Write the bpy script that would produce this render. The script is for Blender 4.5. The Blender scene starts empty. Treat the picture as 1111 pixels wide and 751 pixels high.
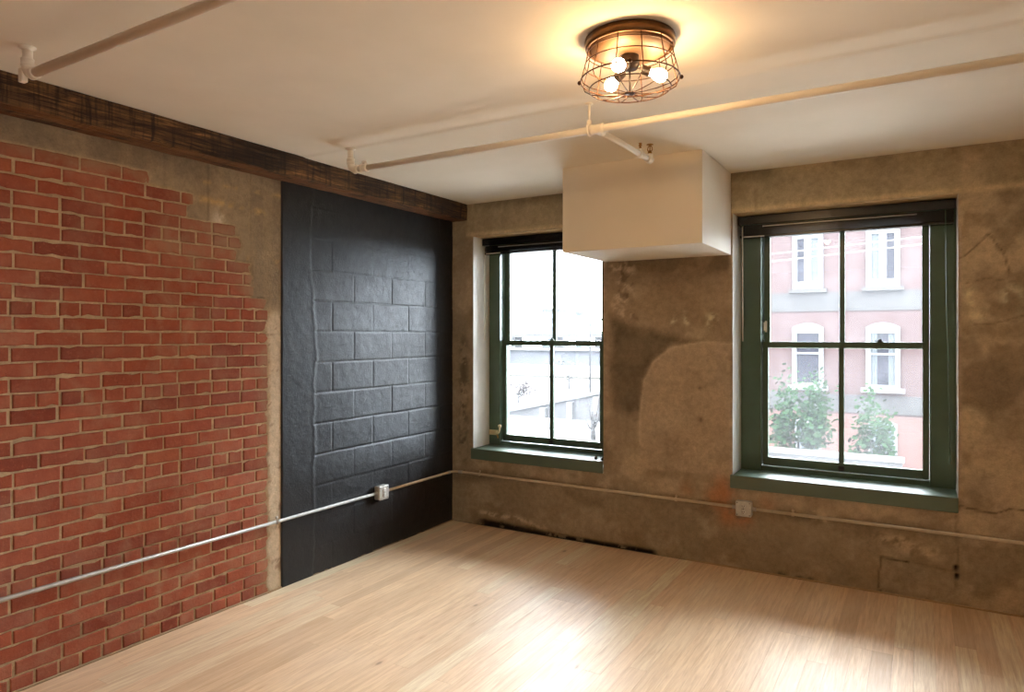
import bpy, bmesh, math, random
import numpy as np
from mathutils import Vector, Matrix, noise as mnoise

random.seed(7)
RNG = np.random.RandomState(11)
SC = bpy.context.scene
COL = SC.collection
PI = math.pi

# ------------------------------------------------------------------ dimensions (metres)
H = 2.717                      # ceiling height
XR, YB = 6.4, -7.6             # how far the room runs to the side and behind
TW = 0.42                      # window wall thickness
Z0, Z1 = 0.640, 2.434          # window openings
W1 = (0.222, 1.412)            # opening beside the black panel
W2 = (2.370, 3.668)            # opening facing the brick building
COURSE = 0.0703

# ------------------------------------------------------------------ colours
def s2l(c):
    c = c / 255.0
    return c / 12.92 if c <= 0.04045 else ((c + 0.055) / 1.055) ** 2.4
def S(r, g, b, k=1.0):
    return (min(.95, s2l(r) * k), min(.95, s2l(g) * k), min(.95, s2l(b) * k))
def Sn(rgb, k=1.0):
    return np.array(S(*rgb, k))

# ------------------------------------------------------------------ node helpers
class NT:
    def __init__(self, name):
        self.m = bpy.data.materials.new(name)
        self.m.use_nodes = True
        self.t = self.m.node_tree
        self.t.nodes.clear()
        self.out = self.n('ShaderNodeOutputMaterial')
    def n(self, kind, **kw):
        nd = self.t.nodes.new(kind)
        for k, v in kw.items():
            setattr(nd, k, v)
        return nd
    def l(self, a, b):
        self.t.links.new(a, b)
    def setv(self, sock, v):
        if hasattr(v, 'is_output') or hasattr(v, 'links'):
            self.l(v, sock)
        else:
            if isinstance(v, tuple) and len(v) == 3 and sock.type == 'RGBA':
                v = (*v, 1)
            sock.default_value = v
    def coord(self, which='Object'):
        return self.n('ShaderNodeTexCoord').outputs[which]
    def mapping(self, vec, scale=(1, 1, 1), loc=(0, 0, 0)):
        m = self.n('ShaderNodeMapping')
        self.l(vec, m.inputs['Vector'])
        m.inputs['Scale'].default_value = scale
        self.setv(m.inputs['Location'], loc)
        return m.outputs[0]
    def noise(self, vec, scale, detail=4, rough=.55, dist=0.0):
        n = self.n('ShaderNodeTexNoise')
        self.l(vec, n.inputs['Vector'])
        n.inputs['Scale'].default_value = scale
        n.inputs['Detail'].default_value = detail
        n.inputs['Roughness'].default_value = rough
        n.inputs['Distortion'].default_value = dist
        return n.outputs['Fac']
    def ramp(self, fac, stops, interp='LINEAR'):
        r = self.n('ShaderNodeValToRGB')
        r.color_ramp.interpolation = interp
        e = r.color_ramp.elements
        while len(e) < len(stops):
            e.new(0.5)
        for i, (p, c) in enumerate(stops):
            e[i].position = p
            e[i].color = (*c, 1) if len(c) == 3 else c
        self.l(fac, r.inputs[0])
        return r.outputs[0]
    def mr(self, v, a, b, c=0., d=1.):
        m = self.n('ShaderNodeMapRange')
        self.l(v, m.inputs[0])
        for i, x in enumerate((a, b, c, d)):
            m.inputs[i + 1].default_value = x
        return m.outputs[0]
    def mix(self, fac, a, b, mode='MIX'):
        m = self.n('ShaderNodeMix', data_type='RGBA', blend_type=mode)
        self.setv(m.inputs[0], fac)
        self.setv(m.inputs[6], a)
        self.setv(m.inputs[7], b)
        return m.outputs[2]
    def math(self, op, a, b=0.0):
        m = self.n('ShaderNodeMath', operation=op)
        self.setv(m.inputs[0], a)
        self.setv(m.inputs[1], b)
        return m.outputs[0]
    def bump(self, h, strength=.3, dist=.01):
        b = self.n('ShaderNodeBump')
        b.inputs['Strength'].default_value = strength
        b.inputs['Distance'].default_value = dist
        self.l(h, b.inputs['Height'])
        return b.outputs[0]
    def bsdf(self, color, rough=.5, metal=0., normal=None, spec=.5, coat=0., coat_rough=.1):
        p = self.n('ShaderNodeBsdfPrincipled')
        self.setv(p.inputs['Base Color'], color)
        self.setv(p.inputs['Roughness'], rough)
        p.inputs['Metallic'].default_value = metal
        p.inputs['Specular IOR Level'].default_value = spec
        p.inputs['Coat Weight'].default_value = coat
        p.inputs['Coat Roughness'].default_value = coat_rough
        if normal is not None:
            self.l(normal, p.inputs['Normal'])
        self.l(p.outputs[0], self.out.inputs[0])
        return p

def plain(name, col, rough=.5, metal=0., var=.12, vscale=9., bump=0.0, bscale=60., spec=.5, coat=0.):
    t = NT(name)
    v = t.coord()
    f = t.noise(v, vscale, 4, .6)
    dark = tuple(c * (1 - var) for c in col)
    light = tuple(min(.97, c * (1 + var)) for c in col)
    c = t.ramp(f, [(.3, dark), (.7, light)])
    nrm = t.bump(t.noise(v, bscale, 3), bump, .004) if bump else None
    t.bsdf(c, rough, metal, nrm, spec, coat)
    return t.m

# ------------------------------------------------------------------ mesh helpers
class MB:
    def __init__(self):
        self.v, self.f, self.s, self.mi = [], [], [], []
        self.cur = 0
    def face(self, idx, smooth=False):
        self.f.append(idx); self.s.append(smooth); self.mi.append(self.cur)
    def box(self, x0, x1, y0, y1, z0, z1, b=0.0):
        if b > 0:
            bm = bmesh.new()
            bmesh.ops.create_cube(bm, size=1)
            for q in bm.verts:
                q.co = Vector(((x0 + x1) / 2 + q.co.x * (x1 - x0), (y0 + y1) / 2 + q.co.y * (y1 - y0), (z0 + z1) / 2 + q.co.z * (z1 - z0)))
            bmesh.ops.bevel(bm, geom=bm.edges[:], offset=b, segments=2, affect='EDGES', profile=.5)
            self.add_bm(bm); bm.free()
            return self
        k = len(self.v)
        self.v += [(x0, y0, z0), (x1, y0, z0), (x1, y1, z0), (x0, y1, z0), (x0, y0, z1), (x1, y0, z1), (x1, y1, z1), (x0, y1, z1)]
        for q in ((0, 3, 2, 1), (4, 5, 6, 7), (0, 1, 5, 4), (1, 2, 6, 5), (2, 3, 7, 6), (3, 0, 4, 7)):
            self.face([k + i for i in q])
        return self
    def add_bm(self, bm, smooth=False):
        k = len(self.v)
        bm.verts.index_update()
        self.v += [tuple(q.co) for q in bm.verts]
        for f in bm.faces:
            self.face([k + q.index for q in f.verts], smooth)
    def quad(self, a, b, c, d):
        k = len(self.v)
        self.v += [a, b, c, d]
        self.face([k, k + 1, k + 2, k + 3])
    def tube(self, pts, r, n=12, caps=True, closed=False):
        pts = [Vector(p) for p in pts]
        rr = r if isinstance(r, (list, tuple)) else [r] * len(pts)
        k0 = len(self.v)
        m = len(pts)
        up = None
        for i, p in enumerate(pts):
            if closed:
                d = pts[(i + 1) % m] - pts[i - 1]
            else:
                d = pts[min(i + 1, m - 1)] - pts[max(i - 1, 0)]
            d.normalize()
            if up is None:
                up = Vector((0, 0, 1)) if abs(d.z) < .9 else Vector((1, 0, 0))
            a = up - d * up.dot(d)
            if a.length < 1e-5:
                a = d.orthogonal()
            a.normalize()
            up = a
            b = d.cross(a)
            for j in range(n):
                t = 2 * PI * j / n
                self.v.append(tuple(p + (a * math.cos(t) + b * math.sin(t)) * rr[i]))
        segs = m if closed else m - 1
        for i in range(segs):
            for j in range(n):
                i2 = (i + 1) % m
                self.face([k0 + i * n + j, k0 + i * n + (j + 1) % n, k0 + i2 * n + (j + 1) % n, k0 + i2 * n + j], True)
        if caps and not closed:
            self.face([k0 + j for j in range(n)][::-1])
            self.face([k0 + (m - 1) * n + j for j in range(n)])
        return self
    def lathe(self, prof, c=(0, 0, 0), axis=(0, 0, 1), n=32):
        """profile of (radius, height) pairs turned about an axis"""
        q = Vector((0, 0, 1)).rotation_difference(Vector(axis)).to_matrix()
        c = Vector(c)
        k0 = len(self.v)
        for (r, h) in prof:
            for j in range(n):
                t = 2 * PI * j / n
                self.v.append(tuple(c + q @ Vector((r * math.cos(t), r * math.sin(t), h))))
        for i in range(len(prof) - 1):
            for j in range(n):
                self.face([k0 + i * n + j, k0 + i * n + (j + 1) % n, k0 + (i + 1) * n + (j + 1) % n, k0 + (i + 1) * n + j], True)
        if prof[0][0] > 1e-5:
            self.face([k0 + j for j in range(n)][::-1])
        if prof[-1][0] > 1e-5:
            self.face([k0 + (len(prof) - 1) * n + j for j in range(n)])
        return self
    def prism(self, outline, y0, y1):
        """outline of (x, z) pairs extruded along y"""
        k, n = len(self.v), len(outline)
        self.v += [(x, y0, z) for x, z in outline] + [(x, y1, z) for x, z in outline]
        self.face(list(range(k, k + n)))
        self.face(list(range(k + n, k + 2 * n))[::-1])
        for i in range(n):
            j = (i + 1) % n
            self.face([k + i, k + n + i, k + n + j, k + j])
        return self
    def build(self, name, mats, parent=None, offset=None):
        me = bpy.data.meshes.new(name)
        vs = self.v
        if offset is not None:
            vs = [(a - offset[0], b - offset[1], c - offset[2]) for a, b, c in vs]
        me.from_pydata(vs, [], self.f)
        if not isinstance(mats, (list, tuple)):
            mats = [mats]
        for m in mats:
            me.materials.append(m)
        me.polygons.foreach_set('use_smooth', self.s)
        me.polygons.foreach_set('material_index', self.mi)
        bm = bmesh.new(); bm.from_mesh(me)
        bmesh.ops.recalc_face_normals(bm, faces=bm.faces)
        bm.to_mesh(me); bm.free()
        me.update()
        o = bpy.data.objects.new(name, me)
        COL.objects.link(o)
        if parent is not None:
            o.parent = parent
        return o

def tag(o, label=None, cat=None, group=None, kind=None):
    if label: o['label'] = label
    if cat: o['category'] = cat
    if group: o['group'] = group
    if kind: o['kind'] = kind
    return o

def empty(name, loc=(0, 0, 0), rz=0.0):
    o = bpy.data.objects.new(name, None)
    o.location = loc
    o.rotation_euler = (0, 0, rz)
    o.empty_display_size = .1
    COL.objects.link(o)
    return o

def grid_mesh(name, us, vs, fn, mat, keep=None, colours=None, parent=None, smooth=True, extra=None):
    """sheet over the grid us x vs; fn(U, V) -> X, Y, Z arrays"""
    U, V = np.meshgrid(us, vs, indexing='ij')
    X, Y, Z = fn(U, V)
    nu, nv = len(us), len(vs)
    co = np.stack([X, Y, Z], -1).reshape(-1, 3)
    I = np.arange(nu * nv).reshape(nu, nv)
    F = np.stack([I[:-1, :-1], I[1:, :-1], I[1:, 1:], I[:-1, 1:]], -1)
    if keep is not None:
        uc = (us[:-1] + us[1:]) / 2
        vc = (vs[:-1] + vs[1:]) / 2
        UC, VC = np.meshgrid(uc, vc, indexing='ij')
        F = F[keep(UC, VC)]
    F = F.reshape(-1, 4)
    me = bpy.data.meshes.new(name)
    me.from_pydata(co.tolist(), [], F.tolist())
    me.polygons.foreach_set('use_smooth', [smooth] * len(F))
    me.materials.append(mat)
    if colours is not None:
        c = colours(U, V)
        a = me.color_attributes.new('tint', 'FLOAT_COLOR', 'POINT')
        rgba = np.ones((nu * nv, 4), np.float32)
        rgba[:, :3] = np.clip(c.reshape(-1, 3), 0, .95)
        a.data.foreach_set('color', rgba.ravel())
    if extra is not None:
        a = me.attributes.new('mask', 'FLOAT', 'POINT')
        a.data.foreach_set('value', extra(U, V).astype(np.float32).ravel())
    me.update()
    o = bpy.data.objects.new(name, me)
    COL.objects.link(o)
    if parent is not None:
        o.parent = parent
    return o

# numpy value noise
_LAT = RNG.rand(16, 256, 256)
def vn(u, v, seed=0):
    L = _LAT[seed % 16]
    u = u + 37.7 * seed; v = v + 91.3 * seed
    i = np.floor(u).astype(int); j = np.floor(v).astype(int)
    a = u - i; b = v - j
    a = a * a * (3 - 2 * a); b = b * b * (3 - 2 * b)
    g = lambda p, q: L[p % 256, q % 256]
    return (g(i, j) * (1 - a) + g(i + 1, j) * a) * (1 - b) + (g(i, j + 1) * (1 - a) + g(i + 1, j + 1) * a) * b
def fbm(u, v, sc, seed=0, oct=5, gain=.55):
    r = 0; A = 1; t = 0
    for k in range(oct):
        r = r + A * vn(u * sc * 2 ** k, v * sc * 2 ** k, seed + k)
        t += A; A *= gain
    return r / t
def sm(x, a, b):
    t = np.clip((x - a) / (b - a), 0, 1)
    return t * t * (3 - 2 * t)
def seg_dist(U, V, pts):
    d = np.full(U.shape, 9.)
    for (a, b), (c, e) in zip(pts[:-1], pts[1:]):
        L = (c - a) ** 2 + (e - b) ** 2 + 1e-9
        t = np.clip(((U - a) * (c - a) + (V - b) * (e - b)) / L, 0, 1)
        d = np.minimum(d, np.hypot(U - a - t * (c - a), V - b - t * (e - b)))
    return d
def in_poly(U, V, pts):
    r = np.zeros(U.shape, bool)
    n = len(pts)
    for i in range(n):
        x0, y0 = pts[i]; x1, y1 = pts[(i + 1) % n]
        c = ((y0 > V) != (y1 > V)) & (U < (x1 - x0) * (V - y0) / (y1 - y0 + 1e-12) + x0)
        r ^= c
    return r
def patch(U, V, pts, soft=.03):
    """soft mask: 1 inside the outline, fading over 'soft' at its rim"""
    d = seg_dist(U, V, list(pts) + [pts[0]])
    ins = in_poly(U, V, pts)
    return sm(np.where(ins, d, -d), -soft, soft)
def steps(lo, hi, st, keys=()):
    ks = sorted({lo, hi, *[k for k in keys if lo < k < hi]})
    out = []
    for a, b in zip(ks[:-1], ks[1:]):
        n = max(1, int(round((b - a) / st)))
        out += list(np.linspace(a, b, n, endpoint=False))
    return np.array(out + [hi])

# ================================================================== materials
def m_floor():
    t = NT('oak_boards')
    v = t.coord()
    rnd = t.n('ShaderNodeNewGeometry').outputs['Random Per Island']
    cx = t.n('ShaderNodeCombineXYZ')
    t.l(t.math('MULTIPLY', rnd, 37.0), cx.inputs[0])
    t.l(t.math('MULTIPLY', rnd, 91.0), cx.inputs[1])
    t.l(t.math('MULTIPLY', rnd, 13.0), cx.inputs[2])
    va = t.n('ShaderNodeVectorMath', operation='ADD')
    t.l(v, va.inputs[0]); t.l(cx.outputs[0], va.inputs[1])
    w = va.outputs[0]
    grain = t.noise(t.mapping(w, (30, 1.6, 1)), 2.2, 5, .6, .6)
    fine = t.noise(t.mapping(w, (120, 3.0, 1)), 3.0, 3, .6)
    base = t.ramp(rnd, [(0., S(178, 152, 122, F_FLOOR)), (.35, S(206, 182, 151, F_FLOOR)), (.7, S(198, 172, 141, F_FLOOR)), (1., S(218, 198, 170, F_FLOOR))])
    c = t.mix(t.mr(grain, .38, .68, 0, .6), base, S(168, 136, 102, F_FLOOR))
    c = t.mix(t.mr(fine, .5, .75, 0, .4), c, S(152, 122, 94, F_FLOOR))
    # knots: small, sparse, drawn out along the board
    vo = t.n('ShaderNodeTexVoronoi')
    vo.inputs['Scale'].default_value = 1.0
    vo.inputs['Randomness'].default_value = .9
    t.l(t.mapping(w, (7.0, 3.2, .001)), vo.inputs['Vector'])
    kd = t.math('ADD', vo.outputs['Distance'], t.math('MULTIPLY', t.math('SUBTRACT', t.noise(w, 40, 2), .5), .05))
    sc_ = t.n('ShaderNodeSeparateColor'); t.l(vo.outputs['Color'], sc_.inputs[0])
    sel = t.math('GREATER_THAN', sc_.outputs[0], .62)
    ring = t.mr(kd, .06, .2, 1, 0)
    core = t.mr(kd, .05, .10, 1, 0)
    c = t.mix(t.math('MULTIPLY', t.math('MULTIPLY', ring, sel), .30), c, S(160, 112, 74, F_FLOOR))
    c = t.mix(t.math('MULTIPLY', t.math('MULTIPLY', core, sel), .6), c, S(110, 80, 60, F_FLOOR))
    # the finish is worn to a greyer film in places
    worn = t.noise(v, 1.1, 3)
    c = t.mix(t.mr(worn, .5, .72, 0, .18), c, S(205, 190, 172, F_FLOOR))
    rough = t.mr(t.noise(v, 5, 4), .3, .7, R_FLOOR[0], R_FLOOR[1])
    nrm = t.bump(t.noise(t.mapping(w, (14, 2.4, 1)), 1.5, 3), .06, .01)
    t.bsdf(c, rough, 0, nrm, .2)
    return t.m
F_FLOOR = 1.5
R_FLOOR = (.36, .50)

def m_brick():
    t = NT('old_red_brick')
    v = t.coord()
    rnd = t.n('ShaderNodeNewGeometry').outputs['Random Per Island']
    k = F_BRICK
    base = t.ramp(rnd, [(0., S(140, 68, 44, k)), (.2, S(164, 90, 62, k)), (.42, S(154, 80, 56, k)), (.6, S(172, 100, 74, k)),
                        (.78, S(130, 62, 42, k)), (.9, S(150, 88, 70, k)), (1., S(168, 96, 64, k))])
    n1 = t.noise(v, 14, 5, .65)
    c = t.mix(t.mr(n1, .35, .7, 0, .45), base, S(118, 54, 40, k))
    n2 = t.noise(v, 55, 4, .7)
    c = t.mix(t.mr(n2, .55, .75, 0, .5), c, S(190, 116, 88, k))
    # old mortar smeared over the faces
    n3 = t.noise(v, 5.5, 6, .7, .4)
    n4 = t.noise(v, 1.3, 3, .5)
    sm_ = t.math('MULTIPLY', t.mr(n3, .46, .70), t.mr(n4, .35, .65, .25, 1.))
    c = t.mix(t.math('MULTIPLY', sm_, .6), c, S(176, 134, 106, k))
    fade = t.n('ShaderNodeAttribute', attribute_name='fade').outputs['Fac']
    c = t.mix(t.math('MULTIPLY', fade, t.mr(n3, .34, .62, .25, 1.)), c, S(152, 124, 94, k))
    n5 = t.noise(v, 90, 2, .5)
    c = t.mix(t.mr(n5, .7, .78, 0, .6), c, S(60, 34, 30, k))
    nrm = t.bump(t.math('ADD', t.noise(v, 70, 5, .7), t.math('MULTIPLY', n1, .8)), .55, .006)
    t.bsdf(c, .88, 0, nrm, .25)
    return t.m
F_BRICK = 1.05

def m_tint(name, rough=.9, fine=.28, bump=.5, bscale=45, spec=.25, bdist=.006):
    """albedo from the sheet's own tint, broken up by fine noise"""
    t = NT(name)
    v = t.coord()
    a = t.n('ShaderNodeAttribute', attribute_name='tint').outputs['Color']
    n1 = t.noise(v, 26, 6, .7, .3)
    n2 = t.noise(v, 110, 4, .65)
    f = t.mr(t.math('ADD', t.math('MULTIPLY', n1, .65), t.math('MULTIPLY', n2, .35)), .34, .66, 1 - fine, 1 + fine)
    c = t.mix(1.0, a, f, 'MULTIPLY')
    nrm = t.bump(t.math('ADD', t.noise(v, bscale, 6, .7), t.math('MULTIPLY', t.noise(v, bscale / 6, 4), 1.2)), bump, bdist)
    t.bsdf(c, rough, 0, nrm, spec)
    return t.m

def m_black_block():
    t = NT('black_gloss_paint')
    v = t.coord()
    n = t.noise(v, 7, 5, .6)
    c = t.ramp(n, [(.3, S(13, 14, 16)), (.7, S(22, 23, 26))])
    r = t.mr(t.noise(v, 18, 5, .65), .3, .7, .36, .52)
    nrm = t.bump(t.math('ADD', t.noise(v, 85, 5, .7), t.math('MULTIPLY', t.noise(v, 16, 4), .9)), .5, .005)
    t.bsdf(c, r, 0, nrm, .5)
    return t.m

def m_beam():
    t = NT('rough_hewn_timber')
    v = t.coord()
    g = t.noise(t.mapping(v, (6, .55, 9)), 5, 7, .7, 1.2)
    saw = t.noise(t.mapping(v, (1, 16, 1.2)), 2.4, 4, .6)
    c = t.ramp(g, [(.28, S(26, 17, 11)), (.45, S(64, 43, 27)), (.58, S(116, 82, 48)), (.72, S(180, 130, 80))])
    c = t.mix(t.mr(saw, .50, .66, 0, .8), c, S(30, 20, 14))
    big = t.noise(t.mapping(v, (1, .8, 1)), 2.2, 4)
    c = t.mix(t.mr(big, .45, .65, 0, .75), c, S(28, 19, 14))
    # the arris wore down to raw wood
    geo = t.n('ShaderNodeSeparateXYZ'); t.l(v, geo.inputs[0])
    edge = t.math('ADD', geo.outputs[2], t.math('MULTIPLY', t.noise(t.mapping(v, (3, 2, 3)), 3, 4), .05))
    c = t.mix(t.mr(edge, .024, .032, .6, 0), c, S(120, 74, 38))
    nrm = t.bump(t.math('ADD', g, t.math('MULTIPLY', saw, .6)), .8, .012)
    t.bsdf(c, .8, 0, nrm, .3)
    return t.m

def m_ceiling():
    t = NT('ceiling_paint')
    v = t.coord()
    c = t.ramp(t.noise(v, 3, 4), [(.3, S(234, 225, 207)), (.7, S(240, 231, 214))])
    nrm = t.bump(t.noise(v, 160, 3), .06, .002)
    t.bsdf(c, .75, 0, nrm, .3)
    return t.m

def m_glass():
    t = NT('window_glass')
    tr = t.n('ShaderNodeBsdfTransparent'); tr.inputs[0].default_value = (.97, .985, .98, 1)
    gl = t.n('ShaderNodeBsdfGlossy'); gl.inputs['Roughness'].default_value = .02
    tl = t.n('ShaderNodeBsdfTranslucent'); tl.inputs[0].default_value = (.9, .92, .95, 1)
    fr = t.n('ShaderNodeFresnel'); fr.inputs[0].default_value = 1.45
    m1 = t.n('ShaderNodeMixShader'); t.l(fr.outputs[0], m1.inputs[0]); t.l(tr.outputs[0], m1.inputs[1]); t.l(gl.outputs[0], m1.inputs[2])
    v = t.coord()
    m2 = t.n('ShaderNodeMixShader')
    t.l(t.mr(t.noise(v, 4, 4), .3, .7, GLASS_HAZE * .7, GLASS_HAZE * 1.3), m2.inputs[0])       # translucent share adds the pale haze of outdoor glare
    t.l(m1.outputs[0], m2.inputs[1]); t.l(tl.outputs[0], m2.inputs[2])
    t.l(m2.outputs[0], t.out.inputs[0])
    return t.m
GLASS_HAZE = .013

def m_dark_glass(name, col=(.004, .004, .006)):
    t = NT(name)
    v = t.coord()
    c = t.ramp(t.noise(v, 1.2, 3), [(.3, col), (.7, tuple(q * 2 for q in col))])
    t.bsdf(c, .06, 0, None, .6)
    return t.m

def m_emit(name, col, strength):
    t = NT(name)
    e = t.n('ShaderNodeEmission')
    e.inputs[0].default_value = (*col, 1); e.inputs[1].default_value = strength
    t.l(e.outputs[0], t.out.inputs[0])
    return t.m

def m_far_brick(name, c0, c1, mort, k=1.0):
    t = NT(name)
    v = t.coord()
    sw = t.n('ShaderNodeSeparateXYZ'); t.l(v, sw.inputs[0])
    cb = t.n('ShaderNodeCombineXYZ')
    t.l(t.math('ADD', sw.outputs[0], sw.outputs[1]), cb.inputs[0]); t.l(sw.outputs[2], cb.inputs[1])
    b = t.n('ShaderNodeTexBrick')
    t.l(cb.outputs[0], b.inputs['Vector'])
    b.inputs['Scale'].default_value = 1
    b.inputs['Brick Width'].default_value = .215; b.inputs['Row Height'].default_value = .072
    b.inputs['Mortar Size'].default_value = .008; b.inputs['Mortar Smooth'].default_value = .3
    b.inputs['Color1'].default_value = (*c0, 1); b.inputs['Color2'].default_value = (*c1, 1); b.inputs['Mortar'].default_value = (*mort, 1)
    n = t.noise(v, 1.4, 6, .7)
    c = t.mix(t.mr(n, .4, .7, 0, .55), b.outputs[0], tuple(min(.9, q * 1.3 + .003) for q in c0))
    t.bsdf(c, .9, 0, None, .2)
    return t.m

M = {}
M['floor'] = m_floor()
M['brick'] = m_brick()
M['mortar'] = m_tint('lime_mortar', .95, .22, .7, 60)
M['concrete'] = m_tint('stained_concrete', .88, .22, .55, 45)
M['black'] = m_black_block()
M['beam'] = m_beam()
M['ceiling'] = m_ceiling()
M['white'] = plain('white_wall_paint', S(226, 220, 208), .6, 0, .03, 3, .05, 120)
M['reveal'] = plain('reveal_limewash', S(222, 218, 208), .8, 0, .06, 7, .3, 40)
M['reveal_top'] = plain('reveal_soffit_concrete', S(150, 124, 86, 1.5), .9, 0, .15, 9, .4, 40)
M['pipe'] = plain('white_pipe_paint', S(240, 232, 216), .42, 0, .03, 6)
M['outer'] = plain('grey_outer_masonry', (.10, .10, .12), .9, 0, .2, 2)
M['brass'] = plain('aged_brass', S(176, 132, 66), .35, .9, .15, 30)
M['bronze'] = plain('bronze_lacquer', S(96, 66, 36), .38, .75, .15, 20)
M['wire'] = plain('bronze_wire', S(74, 46, 24), .4, .7, .12, 30)
M['pan'] = plain('cream_reflector', S(100, 74, 48), .6, 0, .04, 10)
M['socket'] = plain('dark_bakelite', S(40, 26, 18), .45, 0, .1, 20)
M['steel'] = plain('galvanised_conduit', S(190, 188, 182), .42, .55, .1, 24)
M['steel2'] = plain('painted_conduit', S(206, 192, 166), .5, .1, .1, 24)
M['box'] = plain('zinc_box', S(198, 198, 192), .45, .35, .1, 30)
M['plate'] = plain('grey_receptacle', S(214, 214, 208), .5, 0, .05, 30)
M['slot'] = plain('dark_slot', S(32, 30, 28), .6)
M['green'] = plain('green_window_paint', S(80, 102, 84), .25, 0, .1, 5, .05, 80)
M['sill'] = plain('green_sill_gloss', S(84, 106, 90), .46, 0, .1, 5, .0, 80, spec=.9)
M['blind'] = plain('black_blind_slats', S(9, 9, 11), .22, 0, .1, 9, spec=.5)
M['blind_highlight'] = plain('blind_highlight_grey', S(150, 148, 146), .3, .3, .05, 9)
M['wand'] = plain('pale_wand', S(214, 206, 190), .3, 0, .04, 9)
M['ivory'] = plain('ivory_metal', S(222, 206, 160), .3, .35, .08, 40)
M['glass'] = m_glass()
M['shoe'] = plain('pale_wood_strip', S(186, 158, 122, .9), .55, 0, .12, 12)
M['bulb'] = m_emit('lit_bulb', (1.0, .62, .30), 135.0)

# ================================================================== FLOOR
def build_floor():
    mb = MB()
    w = .0905
    x = 0.012
    i = 0
    while x < XR:
        y = YB + random.uniform(0, 1.8)
        ys = [YB]
        while y < -.05:
            ys.append(y); y += random.uniform(1.1, 2.9)
        if ys[-1] > -.5: ys[-1] = -.9
        ys.append(-0.004)
        for a, b in zip(ys[:-1], ys[1:]):
            dz = random.uniform(-.0001, .0001)
            g = .00035
            x0, x1, y0, y1 = x + g, min(x + w, XR) - g, a + g, b - g
            k = len(mb.v)
            e = .0003
            mb.v += [(x0, y0, -.02), (x1, y0, -.02), (x1, y1, -.02), (x0, y1, -.02),
                     (x0, y0, dz - .0003), (x1, y0, dz - .0003), (x1, y1, dz - .0003), (x0, y1, dz - .0003),
                     (x0 + e, y0 + e, dz), (x1 - e, y0 + e, dz), (x1 - e, y1 - e, dz), (x0 + e, y1 - e, dz)]
            for q in ((0, 1, 5, 4), (1, 2, 6, 5), (2, 3, 7, 6), (3, 0, 4, 7), (4, 5, 9, 8), (5, 6, 10, 9), (6, 7, 11, 10), (7, 4, 8, 11), (8, 9, 10, 11)):
                mb.face([k + j for j in q])
        x += w
        i += 1
    o = mb.build('floor', M['floor'])
    tag(o, 'pale satin pine board floor with scattered knots', 'floor', kind='structure')
    sub = MB().box(-.3, XR + .2, YB - .2, TW, -.14, -.02)
    sub.build('subfloor', M['slot'], o)
    return o
build_floor()

# ================================================================== CEILING
def build_ceiling():
    mb = MB()
    lip = .006
    yc = -1.80
    # the strip along the windows hangs a finger's breadth lower
    prof = [(YB, H), (yc - .03, H), (yc - .012, H - .001), (yc + .012, H - lip + .001), (yc + .03, H - lip), (0.0, H - lip)]
    k = len(mb.v)
    for (y, z) in prof:
        mb.v += [(-.05, y, z), (XR + .05, y, z)]
    for i in range(len(prof) - 1):
        a = k + 2 * i
        mb.face([a, a + 1, a + 3, a + 2], False)
    mb.box(-.3, XR + .2, YB - .2, TW, H + .02, H + .2)
    o = mb.build('ceiling', M['ceiling'])
    tag(o, 'smooth off-white plaster ceiling', 'ceiling', kind='structure')
build_ceiling()

# ================================================================== LEFT WALL: brick, plaster, black block
STOP = {34: -2.704, 33: -2.450, 32: -2.489, 31: -2.168, 30: -2.136, 29: -2.168, 28: -2.070, 27: -2.057, 26: -2.050, 25: -1.955}
PAN0, PAN1, PANT = -1.8486, -.003, 2.60

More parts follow.
